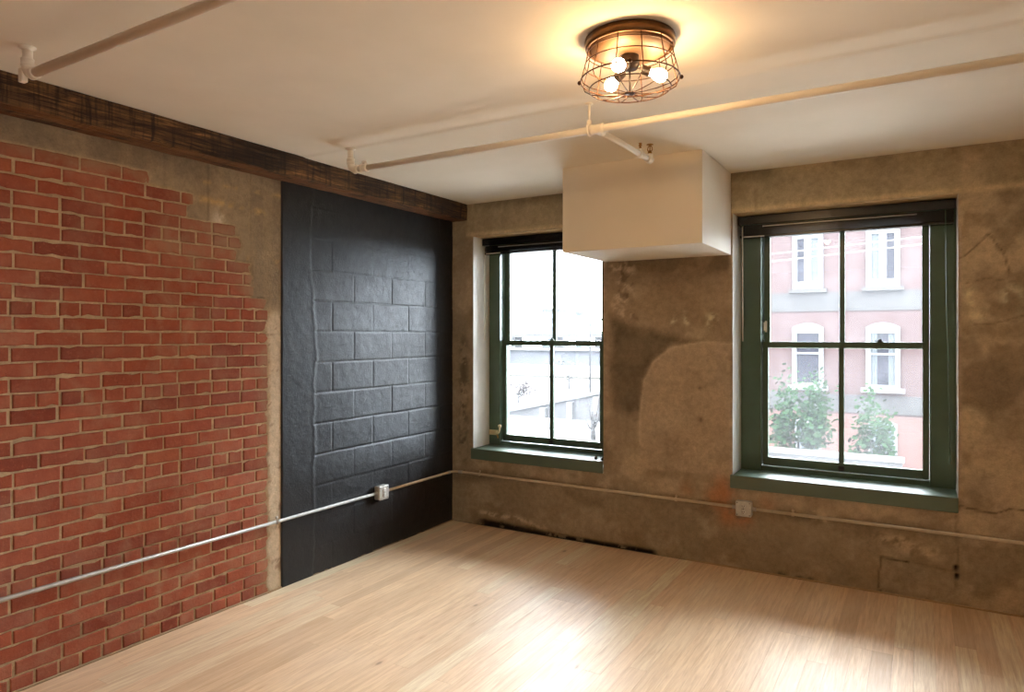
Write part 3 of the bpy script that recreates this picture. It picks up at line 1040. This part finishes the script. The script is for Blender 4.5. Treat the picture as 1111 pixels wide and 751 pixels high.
def build_pipe_main():
    y, z, r, xe = -1.79, 2.586, .0175, .548
    zc = H
    root = empty('sprinkler_pipe', (2.1, y, z))
    tag(root, 'long white sprinkler pipe across the ceiling passing by the caged lamp', 'pipe')
    off = tuple(root.location)
    MB().tube([(xe + .06, y, z), (2.12, y, z), (XR + .02, y, z)], r, 18).build('pipe_run', M['pipe'], root, off)
    mb = MB()
    mb.tube([(xe, y, zc - .001), (xe, y, z + .03)], r * .95, 16)
    ris = mb.build('riser', M['pipe'], root, off)
    mb = MB()
    flange(mb, (xe, y, zc - .001), .032)
    mb.build('ceiling_flange', M['pipe'], ris, off)
    # elbow with beaded ends
    mb = MB()
    pts = []
    for i in range(9):
        t = PI / 2 * i / 8
        pts.append((xe + .042 * (1 - math.cos(t)), y, z + .042 * (1 - math.sin(t))))
    mb.tube(pts, r * 1.22, 18)
    coupling(mb, (xe, y, z + .070), (0, 0, -1), r * 1.42, .034)
    coupling(mb, (xe + .030, y, z), (1, 0, 0), r * 1.42, .034)
    mb.build('elbow', M['pipe'], root, off)
    mb = MB()
    coupling(mb, (xe + .085, y, z), (1, 0, 0), r * 1.5, .05)
    mb.box(xe + .098, xe + .122, y - .010, y + .010, z + .024, z + .042, .003)
    mb.tube([(xe + .110, y - .018, z + .034), (xe + .110, y + .018, z + .034)], .005, 8)
    mb.build('coupling', M['pipe'], root, off)
    # hanger and tee
    hx = 2.108
    mb = MB()
    mb.tube([(hx, y, H - .002), (hx, y, z + .03)], .0055, 10)
    ring = [(hx, y + .026 * math.cos(2 * PI * i / 20), z + .026 * math.sin(2 * PI * i / 20)) for i in range(20)]
    mb.tube(ring, .005, 8, closed=True)
    mb.lathe([(.0001, 0), (.02, 0), (.02, -.004), (.008, -.008)], (hx, y, H - .001), n=16)
    mb.box(hx - .008, hx + .008, y - .010, y + .010, z + .024, z + .048, .002)
    mb.build('hanger', M['pipe'], root, off)
    tx = 2.150
    mb = MB()
    coupling(mb, (tx - .036, y, z), (1, 0, 0), r * 1.38, .072)
    coupling(mb, (tx, y + .012, z), (0, 1, 0), r * 1.2, .05)
    mb.build('tee', M['pipe'], root, off)
    ye = -1.105
    br = MB().tube([(tx, y + .03, z), (tx + .02, ye, z)], .0155, 16).build('branch_pipe', M['pipe'], root, off)
    mb = MB()
    coupling(mb, (tx + .019, ye - .05, z), (0, 1, 0), .0215, .06)
    coupling(mb, (tx + .020, ye - .008, z - .012), (0, 0, 1), .019, .044)
    mb.build('end_elbow', M['pipe'], br, off)
    mb = MB()
    coupling(mb, (tx + .016, ye - .17, z), (0, 1, 0), .0205, .05)
    coupling(mb, (tx + .0165, ye - .145, z - .004), (0, 0, 1), .013, .034)
    mb.build('branch_tee', M['pipe'], br, off)
    # upright sprinkler head
    def head(x, yy, k, nm):
        h = MB()
        zb = z + .03
        h.lathe([(.009 * k, 0), (.0125 * k, .002), (.0125 * k, .012), (.008 * k, .014), (.007 * k, .022)], (x, yy, zb), n=12)
        for s_ in (-1, 1):
            h.tube([(x + s_ * .008 * k, yy, zb + .016), (x + s_ * .015 * k, yy, zb + .030 * k), (x + s_ * .011 * k, yy, zb + .046 * k), (x, yy, zb + .056 * k)], .0026, 8)
        h.tube([(x, yy, zb + .018), (x, yy, zb + .056 * k)], .003, 8)
        h.lathe([(.0001, .064 * k), (.02 * k, .060 * k), (.021 * k, .058 * k), (.006 * k, .056 * k)], (x, yy, zb), n=16)
        h.build(nm, M['brass'], br, off)
    head(tx + .020, ye + .0, .95, 'sprinkler_head')
    head(tx + .0165, ye - .145, .5, 'plug')
build_pipe_main()

def build_pipe_near():
    y, z, r, xe = -3.50, 2.606, .018, .508
    root = empty('sprinkler_pipe', (2.0, y, z))
    tag(root, 'white sprinkler pipe crossing the upper left corner of the ceiling, nearest the viewer', 'pipe')
    off = tuple(root.location)
    MB().tube([(xe + .05, y, z), (XR + .02, y, z)], r, 18).build('pipe_run', M['pipe'], root, off)
    ris = MB().tube([(xe, y, H - .001), (xe, y, z + .03)], r * .95, 16).build('riser', M['pipe'], root, off)
    mb = MB()
    flange(mb, (xe, y, H - .001), .03)
    mb.build('ceiling_flange', M['pipe'], ris, off)
    mb = MB()
    pts = [(xe + .042 * (1 - math.cos(PI / 2 * i / 8)), y, z + .042 * (1 - math.sin(PI / 2 * i / 8))) for i in range(9)]
    mb.tube(pts, r * 1.15, 18)
    coupling(mb, (xe, y, z + .066), (0, 0, -1), r * 1.3, .032)
    coupling(mb, (xe + .030, y, z), (1, 0, 0), r * 1.3, .034)
    mb.box(xe - .05, xe - .02, y - .012, y + .012, z - .02, z + .035, .004)
    mb.build('elbow', M['pipe'], root, off)
build_pipe_near()

# ================================================================== CONDUITS AND OUTLETS
def strap(name, mat, c, along, nrm, r, parent, off):
    """one-hole strap hugging a conduit against the wall"""
    mb = MB()
    c, a, n_ = Vector(c), Vector(along), Vector(nrm)
    up = Vector((0, 0, 1))
    for s_ in (-.006, 0, .006):
        pts = [c + a * s_ + (n_ * math.cos(t) + up * math.sin(t)) * (r + .002) for t in np.linspace(-PI / 2, PI / 2, 9)]
        mb.tube(pts, .0028, 6)
    q = c + up * (r + .012) - n_ * (r - .002)
    mb.lathe([(.009, 0), (.009, .004), (.005, .007), (.0001, .008)], tuple(q), tuple(n_), 12)
    return mb.build(name, mat, parent, off)

def build_outlet(name, label, c, along, nrm):
    """square box with rounded corners, cover and duplex receptacle; c on the wall face"""
    root = empty(name, c)
    tag(root, label, 'outlet box', group='surface outlet boxes')
    A, N, U_ = Vector(along), Vector(nrm), Vector((0, 0, 1))
    R = Matrix((A, N, U_)).transposed()
    def tr(mb):
        mb.v = [tuple(R @ Vector(p)) for p in mb.v]
        return mb
    w = .051
    tr(MB().box(-w, w, .0, .046, -w, w, .008)).build('box_body', M['box'], root)
    cov = tr(MB().box(-w - .001, w + .001, .044, .0535, -w - .001, w + .001, .006)).build('cover_plate', M['box'], root)
    for s_ in (-1, 1):
        tr(MB().lathe([(.0165, 0), (.0165, .004), (.0155, .0055), (.0001, .0055)], (0, .0530, s_ * .0195), (0, 1, 0), 20)).build('receptacle', M['plate'], cov)
    for s_ in (-1, 1):
        for (p, q, h_) in ((-.0085, -.0055, .006), (.0055, .0085, .005)):
            tr(MB().box(p, q, .0580, .0592, s_ * .0195 - .002, s_ * .0195 + h_)).build('slot', M['slot'], cov)
        tr(MB().lathe([(.0025, 0), (.0025, .001)], (0, .0582, s_ * .0195 - .009), (0, 1, 0), 8)).build('earth_hole', M['slot'], cov)
    for (a, b) in ((-.040, .040), (.040, .040), (-.040, -.040), (.040, -.040), (0, 0)):
        tr(MB().lathe([(.0035, 0), (.0035, .0015), (.0001, .002)], (a, .0533, b), (0, 1, 0), 8)).build('screw', M['slot'], cov)
    # threaded connectors either side
    for s_ in (-1, 1):
        mb = MB()
        mb.lathe([(.016, 0), (.016, .006), (.013, .007), (.013, .020), (.0145, .022), (.0145, .026), (.012, .027)], (s_ * (w + .0005), .022, 0), (s_, 0, 0), 12)
        tr(mb).build('connector', M['steel'], root)
    return root

CZ = .431
R_C = .0105
build_outlet('outlet_box', 'grey outlet box on the black block wall', (.012, -.945, CZ), (0, 1, 0), (1, 0, 0))
build_outlet('outlet_box', 'grey outlet box on the brown concrete under the wide window', (2.452, 0.0, CZ - .005), (-1, 0, 0), (0, -1, 0))

def conduit(name, label, pts, mat, straps, fit=None):
    root = empty(name, pts[0])
    tag(root, label, 'conduit', group='wall conduits')
    off = tuple(pts[0])
    MB().tube(pts, R_C, 14).build('tube', mat, root, off)
    for (c, al, nr) in straps:
        strap('strap', mat, c, al, nr, R_C, root, off)
    if fit:
        fit(root, off)
    return root
xl = .034
conduit('conduit', 'metal conduit running along the red brick to the outlet on the black wall', [(xl, YB + .3, CZ + .028), (xl, -3.36, CZ + .012), (xl, -1.0225, CZ)], M['steel'],
        [((xl, -1.9, CZ + .005), (0, 1, 0), (1, 0, 0)), ((xl, -4.4, CZ + .018), (0, 1, 0), (1, 0, 0))])
def corner_fit(root, off):
    mb = MB()
    coupling(mb, (.085, -.022, CZ), (1, 0, 0), .0145, .04)
    mb.build('coupling', M['steel'], root, off)
    mb = MB()
    coupling(mb, (xl, -.11, CZ), (0, 1, 0), .0145, .035)
    mb.build('coupling', M['steel'], root, off)
arc = [(xl + .045 * (1 - math.cos(t)), -.067 + .045 * math.sin(t), CZ) for t in np.linspace(0, PI / 2, 8)]
conduit('conduit', 'metal conduit between the two outlet boxes, bending through the room corner',
        [(xl, -.8675, CZ), (xl, -.11, CZ)] + arc + [(.2, -.022, CZ), (2.3745, -.022, CZ - .004)], M['steel2'],
        [((.30, -.022, CZ), (1, 0, 0), (0, -1, 0)), ((1.98, -.022, CZ - .0035), (1, 0, 0), (0, -1, 0))], corner_fit)
conduit('conduit', 'metal conduit running from the outlet under the wide window out of frame',
        [(2.5295, -.022, CZ - .005), (XR - .05, -.022, CZ - .006)], M['steel2'],
        [((2.76, -.022, CZ - .005), (1, 0, 0), (0, -1, 0)), ((4.6, -.022, CZ - .006), (1, 0, 0), (0, -1, 0))])

# thin strips where floor meets walls
def build_shoes():
    mb = MB().box(.0, .010, YB, -.012, .0005, .008, .002)
    tag(mb.build('baseboard_left', M['shoe']), 'thin pale wood strip at the foot of the brick and black wall', 'baseboard', kind='structure')
    mb = MB().box(2.05, XR, -.012, -.0005, .0005, .011, .003)
    tag(mb.build('baseboard_back', M['shoe']), 'thin pale strip at the foot of the concrete wall', 'baseboard', kind='structure')
build_shoes()

# ================================================================== CEILING LIGHT
def build_lamp():
    cx, cy = 2.54, -2.372
    root = empty('ceiling_light', (cx, cy, H))
    tag(root, 'bronze caged flush ceiling light with three lit bulbs', 'ceiling light')
    # canopy ring, a shallow open drum
    mb = MB()
    mb.lathe([(.150, -.0005), (.164, -.0005), (.167, -.004), (.167, -.036), (.164, -.040), (.156, -.040), (.154, -.036), (.154, -.004)], (0, 0, 0), n=56)
    can = mb.build('canopy', M['bronze'], root)
    mb = MB()
    mb.lathe([(.1535, -.010), (.150, -.036), (.142, -.046), (.118, -.060), (.080, -.066), (.0001, -.067)], (0, 0, 0), n=56)
    mb.build('reflector', M['pan'], can)
    # hub with three angled sockets
    mb = MB()
    mb.lathe([(.034, -.064), (.036, -.100), (.028, -.116), (.012, -.122), (.0001, -.123)], (0, 0, 0), n=28)
    mb.tube([(0, 0, -.1), (0, 0, -.203)], .0035, 8)
    hub = mb.build('hub', M['socket'], root)
    tocam = math.atan2(-4.8146 - cy, 3.484 - cx)
    for i in range(3):
        a = tocam + 2 * PI * i / 3 - .36
        d = Vector((math.cos(a), math.sin(a), -.34)).normalized()
        p = Vector((0, 0, -.100)) + d * .044
        so = MB().lathe([(.014, 0), (.0175, .003), (.0175, .026), (.019, .028), (.019, .034), (.015, .036)], tuple(p), tuple(d), 20).build('socket', M['socket'], root)
        q = p + d * .034
        mb = MB()
        mb.lathe([(.0125, 0), (.013, .008), (.015, .014), (.0205, .024), (.0242, .036), (.0250, .044), (.0228, .055), (.017, .063), (.009, .0675), (.0001, .069)], tuple(q), tuple(d), 24)
        mb.build('bulb', M['bulb'], so)
    # cage of hoops and ribs
    prof = [(.158, -.038), (.160, -.058), (.168, -.098), (.178, -.134), (.184, -.156), (.178, -.174), (.152, -.190), (.105, -.201), (.058, -.206), (.020, -.207)]
    mb = MB()
    nrib = 12
    for i in range(nrib):
        a = 2 * PI * i / nrib + .1
        mb.tube([(r * math.cos(a), r * math.sin(a), z) for r, z in prof], .0021, 6)
    for (r, z, w) in ((.160, -.054, .0022), (.168, -.098, .0022), (.184, -.156, .0030), (.152, -.190, .0024)):
        mb.tube([(r * math.cos(2 * PI * j / 64), r * math.sin(2 * PI * j / 64), z) for j in range(64)], w, 8, closed=True)
    mb.lathe([(.0001, -.211), (.016, -.211), (.020, -.208), (.020, -.204), (.010, -.201), (.0001, -.200)], (0, 0, 0), n=20)
    cage = mb.build('cage', M['wire'], root)
    for i in range(3):
        a = tocam + PI / 2 + 2 * PI * i / 3 if i else tocam + PI / 2
        a = tocam + PI / 2 + (0, PI, PI * 1.5)[i]
        MB().lathe([(.0001, -.009), (.006, -.006), (.0085, 0), (.006, .006), (.0001, .009)], (.189 * math.cos(a), .189 * math.sin(a), -.156), (0, 0, 1), 12).build('thumb_nut', M['wire'], cage)
build_lamp()

# ================================================================== OUTSIDE
GZ = -3.4
M['asphalt'] = plain('grey_asphalt', (.0150, .0150, .0155), .9, 0, .25, .35)
M['bounce_paving'] = plain('pale_bounce_paving', (.42, .41, .39), .9, 0, .15, .8)
M['far_brick'] = m_far_brick('facade_brick', (.0235, .0135, .0128), (.030, .0185, .0175), (.0265, .0150, .0143))
M['stone'] = plain('weathered_stone_band', (.0105, .0093, .009), .9, 0, .4, 3.2, .3, 12)
M['orange'] = plain('salmon_painted_brick', (.036, .012, .008), .85, 0, .1, 2)
M['frame_white'] = plain('white_frame_paint', (.046, .046, .048), .6, 0, .04, 2)
M['pane_dark'] = m_dark_glass('facade_pane')
M['curtain'] = plain('pale_curtain', (.017, .021, .023), .9, 0, .15, 3)
M['door'] = plain('pale_blue_door', (.022, .026, .033), .7, 0, .08, 2)
M['leaf'] = plain('green_leaves', (.0085, .0185, .0085), 1.0, 0, .35, 1.3, spec=0.0)
M['bark'] = plain('grey_bark', (.005, .004, .004), .9, 0, .3, 4)
M['pale_wall'] = plain('pale_concrete_wall', (.020, .020, .021), .9, 0, .18, .8)
M['coping'] = plain('pale_coping', (.045, .045, .045), .85, 0, .06, 1)
M['cable'] = plain('pale_cable', (.06, .055, .055), .7)
M['bluegrey'] = plain('slate_cladding', (.0115, .0125, .0165), .8, 0, .3, .12)
M['blueb'] = plain('pale_blue_tower', (.02, .028, .037), .7, 0, .15, .2)
M['dry'] = plain('dry_grass', (.0155, .0145, .0100), .95, 0, .3, .25)
M['redleaf'] = plain('russet_leaves', (.012, .006, .006), .9, 0, .3, 1)
M['lampgrey'] = plain('grey_steel_pole', (.006, .006, .007), .6)

def build_outside():
    o = MB().box(-260, 120, TW, 260, GZ - .3, GZ).build('street', M['asphalt'])
    tag(o, 'grey street and ground outside the windows', 'street', kind='structure')
    MB().box(-8, 14, TW, 15.2, GZ, GZ + .02).build('bounce_pavement', M['bounce_paving'], o)  # unseen pale slab, added to bounce daylight up to the ceiling
    # ---- brick building across the street
    Y = 21.0
    xl_, xr_, top = -3.3, 9.4, 6.9
    b = empty('brick_building', ((xl_ + xr_) / 2, Y, GZ))
    tag(b, 'red brick building with white framed windows across the street', 'building')
    off = tuple(b.location)
    MB().box(xl_, xr_, Y, Y + 9, -1.1, top).build('wall', M['far_brick'], b, off)
    MB().box(xl_ - .02, xr_ + .02, Y - .03, Y + 9.02, GZ, -1.1).build('painted_storey', M['orange'], b, off)
    MB().box(xl_ - .01, xr_ + .01, Y - .035, Y + .02, 2.42, 3.08).build('stone_band', M['stone'], b, off)
    MB().box(xl_ - .01, xr_ + .01, Y - .035, Y + .02, -1.02, -.42).build('stone_band', M['stone'], b, off)
    MB().box(xl_ - .25, xr_ + .25, Y - .3, Y + 9.2, top, top + .35).build('cornice', M['stone'], b, off)
    def arch(x0, x1, z0, z1, rise, n=10):
        p = [(x0, z0), (x1, z0), (x1, z1 - rise)]
        for i in range(1, n):
            t = i / n
            p.append((x1 + (x0 - x1) * t, z1 - rise + rise * 4 * t * (1 - t)))
        return p + [(x0, z1 - rise)]
    for k, xc in enumerate((-2.24, .08, 2.38, 4.70, 7.02)):
        # upper storey: tall two-leaf windows
        x0, x1, z0, z1 = xc - .49, xc + .49, 3.20, 5.12
        w = MB()
        w.box(x0, x0 + .15, Y - .10, Y + .05, z0, z1); w.box(x1 - .15, x1, Y - .10, Y + .05, z0, z1)
        w.box(x0 + .15, x1 - .15, Y - .10, Y + .05, z1 - .16, z1); w.box(x0 + .15, x1 - .15, Y - .10, Y + .05, z0, z0 + .26)
        w.box(xc - .11, xc + .11, Y - .09, Y + .05, z0 + .26, z1 - .16)
        f = w.build('window', M['frame_white'], b, off)
        for (p, q) in ((x0 + .15, xc - .11), (xc + .11, x1 - .15)):
            MB().box(p, q, Y - .04, Y - .02, z0 + .26, z1 - .16).build('pane', M['pane_dark'] if q < xc + 9 and (k + (p > xc)) % 2 else M['curtain'], f, off)
        MB().box(x0 - .12, x1 + .12, Y - .2, Y, z0 - .13, z0).build('window_sill', M['stone'], f, off)
        # middle storey: arched sash windows
        x0, x1, z0, z1 = xc - .50, xc + .50, -.16, 2.02
        w = MB()
        w.box(x0, x0 + .14, Y - .10, Y + .05, z0, z1 - .36); w.box(x1 - .14, x1, Y - .10, Y + .05, z0, z1 - .36)
        a0 = arch(x0, x1, z1 - .36, z1, .17)
        w.prism(a0, Y - .10, Y + .05)
        w.box(x0 + .14, x1 - .14, Y - .09, Y + .05, .93, 1.0); w.box(x0 + .14, x1 - .14, Y - .09, Y + .05, z0, z0 + .1)
        f = w.build('window', M['frame_white'], b, off)
        MB().box(x0 + .14, x1 - .14, Y - .04, Y - .02, z0 + .1, z1 - .36).build('pane', M['pane_dark'], f, off)
        if k == 2:
            w = MB()
            for (p, q) in ((x0 + .14, x0 + .34), (x1 - .34, x1 - .14)):
                n = 6
                pts = [(p + (q - p) * i / n, Y - .055 + .012 * (i % 2)) for i in range(n + 1)]
                for (u, v), (u2, v2) in zip(pts[:-1], pts[1:]):
                    w.quad((u, v, z0 + .1), (u2, v2, z0 + .1), (u2, v2, z1 - .36), (u, v, z1 - .36))
            w.build('curtain', M['curtain'], f, off)
        MB().box(x0 - .14, x1 + .14, Y - .22, Y, z0 - .15, z0).build('window_sill', M['frame_white'], f, off)
        # street storey: arched openings with pale doors
        x0, x1, z0, z1 = xc - .42, xc + .42, GZ, -1.22
        w = MB()
        w.box(x0, x0 + .10, Y - .09, Y + .02, z0, z1 - .26); w.box(x1 - .10, x1, Y - .09, Y + .02, z0, z1 - .26)
        w.prism(arch(x0, x1, z1 - .26, z1, .13), Y - .09, Y + .02)
        f = w.build('door_frame', M['frame_white'], b, off)
        MB().box(x0 + .10, x1 - .10, Y - .05, Y, z0, z1 - .26).build('door', M['door'], f, off)
    # ---- wires
    for i, (za, zb) in enumerate(((3.705, 3.913), (3.512, 3.739))):
        m = (zb - za) / 3.3835
        pts = [(x, 14.0, za + m * (x - .119) + .0012 * ((x - 1.8) ** 2) * .3) for x in np.linspace(-9, 14, 24)]
        o = MB().tube(pts, .016, 6).build('overhead_wire', M['cable'])
        tag(o, ('upper' if i == 0 else 'lower') + ' of the two pale wires strung before the brick building', 'wire', group='overhead wires')
    # ---- garden wall and shrubs in front of it
    o = MB()
    o.box(-1.6, 3.05, 15.6, 15.9, GZ, -1.72)
    o = o.build('garden_wall', M['pale_wall'])
    tag(o, 'low pale garden wall with a coping in front of the brick building', 'wall')
    MB().box(-1.66, 3.1, 15.54, 15.96, -1.72, -1.62).build('coping', M['coping'], o)

def leafy(name, label, cat, base, height, crown, n, seed, leafmat, trunk_r=.05, group=None, leaf=.16):
    """stem, branches and a crown of separate leaf blades"""
    rs = random.Random(seed)
    root = empty(name, base)
    tag(root, label, cat, group)
    mb = MB()
    top = Vector((rs.uniform(-.1, .1), 0, height * .6))
    mb.tube([(0, 0, 0), (top.x * .5, 0, height * .3), tuple(top)], [trunk_r, trunk_r * .8, trunk_r * .5], 8)
    tips = []
    for i in range(9):
        a = rs.uniform(0, 2 * PI); z = rs.uniform(.25, .6) * height
        e = Vector((math.cos(a) * crown[0] * rs.uniform(.4, .8), math.sin(a) * crown[1] * rs.uniform(.4, .8), z + rs.uniform(.15, .4) * height))
        mb.tube([(0, 0, z * .8), tuple(e * .55 + Vector((0, 0, .1 * height * .2))), tuple(e)], [trunk_r * .5, trunk_r * .35, trunk_r * .12], 6)
        tips.append(e)
    mb.build('branches', M['bark'], root)
    if n:
        mb = MB()
        for i in range(n):
            e = rs.choice(tips)
            p = e + Vector((rs.gauss(0, .24) * crown[0], rs.gauss(0, .24) * crown[1], rs.gauss(0, .15) * height))
            p.z = max(p.z, .08 * height)
            s = leaf * rs.uniform(.6, 1.3)
            u = Vector((rs.gauss(0, 1), rs.gauss(0, 1), rs.gauss(0, .6))).normalized() * s
            v = u.orthogonal().normalized() * s * .35
            k = len(mb.v)
            mb.v += [tuple(p - u * .5), tuple(p + v), tuple(p + u * .5), tuple(p - v)]
            mb.face([k, k + 1, k + 2, k + 3])
        o = mb.build('foliage', leafmat, root)
        o['kind'] = 'stuff'
    return root

build_outside()
leafy('green_shrub', 'tall leafy green shrub behind the garden wall, nearer the left pane', 'shrub', (.40, 16.9, GZ), 3.3, (.80, .7), 1700, 3, M['leaf'], .06, 'shrubs before the brick building')
leafy('green_shrub', 'smaller green shrub growing beside the pale arched doorway', 'shrub', (2.30, 16.8, GZ), 2.9, (.52, .6), 1000, 8, M['leaf'], .05, 'shrubs before the brick building')

def build_far():
    # concrete ramp structure down the street, seen through window 1
    r = empty('concrete_ramp', (-16, 33, GZ))
    tag(r, 'pale concrete ramp with a sloping coping seen through the window by the black wall', 'ramp')
    off = (-16, 33, GZ)
    mb = MB()
    mb.prism([(-19.2, GZ), (-10.5, GZ), (-10.5, -1.30), (-19.2, -3.3)], 32.0, 33.6)
    mb.build('ramp_wall', M['pale_wall'], r, off)
    MB().prism([(-19.3, -3.36), (-10.4, -1.34), (-10.4, -1.12), (-19.3, -3.14)], 31.85, 33.75).build('coping', M['coping'], r, off)
    mb = MB()
    for x in (-16.4, -14.6, -12.9, -11.6):
        h_ = -3.3 + (x + 19.2) * .2299 - .15
        MB().box(x, x + .35, 31.7, 32.05, GZ, h_).build('pilaster', M['coping'], r, off)
    # low white wall nearer by
    mb = MB()
    mb.prism([(-17.5, GZ), (-13.2, GZ), (-13.2, -2.85), (-17.5, -3.3)], 27.4, 27.8)
    o = mb.build('low_wall', M['coping'])
    tag(o, 'low white sloping wall before the concrete ramp', 'wall')
    # dry verge, slate coloured shed row, viaduct, towers
    o = MB().box(-75, -18, 66, 92, GZ - .02, GZ + .25).build('dry_verge', M['dry'])
    tag(o, 'strip of dry yellow grass far down the street', 'grass', kind='stuff')
    mb = empty('long_shed', (-50, 97, GZ))
    tag(mb, 'long slate blue shed beyond the dry grass', 'building')
    MB().box(-80, -30, 94, 104, GZ, -.95).build('shed_wall', M['bluegrey'], mb, (-50, 97, GZ))
    MB().prism([(-80.5, -.95), (-29.5, -.95), (-29.5, -.75), (-80.5, -.75)], 93.5, 104.5).build('shed_roof', M['coping'], mb, (-50, 97, GZ))
    v = empty('viaduct', (-80, 150, GZ))
    tag(v, 'distant viaduct deck on piers at the horizon', 'bridge')
    MB().box(-130, -40, 148, 154, 1.0, 1.75).build('deck', M['pale_wall'], v, (-80, 150, GZ))
    MB().box(-130, -40, 147.9, 148.1, 1.75, 2.5).build('parapet', M['coping'], v, (-80, 150, GZ))
    for x in range(-125, -42, 12):
        MB().box(x, x + 1.4, 149, 153, GZ, 1.0).build('pier', M['pale_wall'], v, (-80, 150, GZ))
    for (x, w, y, h_, lab) in ((-83.5, 5.2, 141 + 20, 8.2, 'pale blue tower at the horizon, leftmost beyond the viaduct'), (-75.5, 1.8, 162, 7.2, 'narrow pale tower at the horizon beside the blue tower')):
        t_ = empty('distant_tower', (x, y, GZ))
        tag(t_, lab, 'building', 'towers on the horizon')
        MB().box(x - w / 2, x + w / 2, y, y + 6, GZ, h_).build('tower_wall', M['blueb'], t_, (x, y, GZ))
        MB().box(x - w / 2 - .3, x + w / 2 + .3, y - .3, y + 6.3, h_, h_ + .7).build('tower_roof', M['bluegrey'], t_, (x, y, GZ))
        for q in range(3):
            MB().box(x - w / 2 + .4, x + w / 2 - .4, y - .05, y + .05, h_ - 2 - 2.4 * q, h_ - .9 - 2.4 * q).build('window_band', M['pane_dark'], t_, (x, y, GZ))
    # street lamp
    lp = empty('street_lamp', (-19.1, 45, GZ))
    tag(lp, 'thin grey street lamp standing behind the concrete ramp', 'street lamp')
    MB().tube([(0, 0, 0), (0, 0, 5.5), (.1, 0, 6.0), (.8, -.4, 6.2)], [.09, .07, .06, .05], 8).build('pole', M['lampgrey'], lp)
    MB().box(.6, 1.3, -.6, -.25, 6.12, 6.3, .04).build('lamp_head', M['lampgrey'], lp)
build_far()
leafy('bare_tree', 'small bare forked tree at the foot of the concrete ramp', 'tree', (-9.95, 25.2, GZ), 2.3, (.8, .5), 0, 21, M['redleaf'], .13)
leafy('russet_shrub', 'small russet shrub beyond the ramp, low in the left pane', 'shrub', (-21.9, 38.5, GZ), 1.4, (1.0, .8), 260, 5, M['redleaf'], .06, None, .22)
leafy('street_tree', 'thin yellowing street tree before the slate blue shed', 'tree', (-24.4, 52, GZ), 3.0, (1.6, 1.2), 130, 9, M['dry'], .09, None, .2)

# ================================================================== LIGHT
def build_world():
    w = bpy.data.worlds.new('overcast_sky')
    SC.world = w
    w.use_nodes = True
    t = w.node_tree
    t.nodes.clear()
    out = t.nodes.new('ShaderNodeOutputWorld')
    bg = t.nodes.new('ShaderNodeBackground')
    bg.inputs[1].default_value = SKY
    tc = t.nodes.new('ShaderNodeTexCoord')
    sx = t.nodes.new('ShaderNodeSeparateXYZ')
    t.links.new(tc.outputs['Generated'], sx.inputs[0])
    rp = t.nodes.new('ShaderNodeValToRGB')          # overcast: a little brighter overhead
    rp.color_ramp.elements[0].position = .0; rp.color_ramp.elements[0].color = (.74, .83, .95, 1)
    rp.color_ramp.elements[1].position = .9; rp.color_ramp.elements[1].color = (1., 1.02, 1.06, 1)
    t.links.new(sx.outputs[2], rp.inputs[0])
    t.links.new(rp.outputs[0], bg.inputs[0])
    t.links.new(bg.outputs[0], out.inputs[0])
    # portals help the renderer find the openings
    def portal(c, sx_, sz_, rot):
        L = bpy.data.lights.new('opening_portal', 'AREA')
        L.shape = 'RECTANGLE'; L.size = sx_; L.size_y = sz_
        L.cycles.is_portal = True
        o = bpy.data.objects.new('opening_portal', L)
        o.location = c; o.rotation_euler = rot
        COL.objects.link(o)
    for (a, b) in (W1, W2):
        portal(((a + b) / 2, TW + .01, (Z0 + Z1) / 2), b - a, Z1 - Z0, (-PI / 2, 0, 0))
    for (a, b, c, d) in HOLES_B:
        portal(((a + b) / 2, YB - .31, (c + d) / 2), b - a, d - c, (PI / 2, 0, 0))
    for (a, b, c, d) in HOLES_R:
        portal((XR + .31, (a + b) / 2, (c + d) / 2), b - a, d - c, (PI / 2, 0, PI / 2))
SKY = 34.0
build_world()

# ================================================================== CAMERA
cam = bpy.data.cameras.new('camera')
co = bpy.data.objects.new('camera', cam)
COL.objects.link(co)
co.location = (3.4839, -4.8146, 1.60)
co.rotation_euler = (PI / 2, 0, math.radians(30.89))
cam.sensor_width = 36
cam.lens = 743.0 / 1111 * 36
cam.shift_y = -12.0 / 1111
cam.clip_end = 600
SC.camera = co

SC.view_settings.view_transform = 'Standard'
SC.view_settings.look = 'None'
SC.view_settings.gamma = 1
SC.view_settings.use_curve_mapping = False
SC.view_settings.exposure = 0.45
SC.cycles.use_denoising = True
SC.cycles.max_bounces = 10
SC.cycles.diffuse_bounces = 6
SC.cycles.transparent_max_bounces = 16
SC.cycles.sample_clamp_indirect = 8
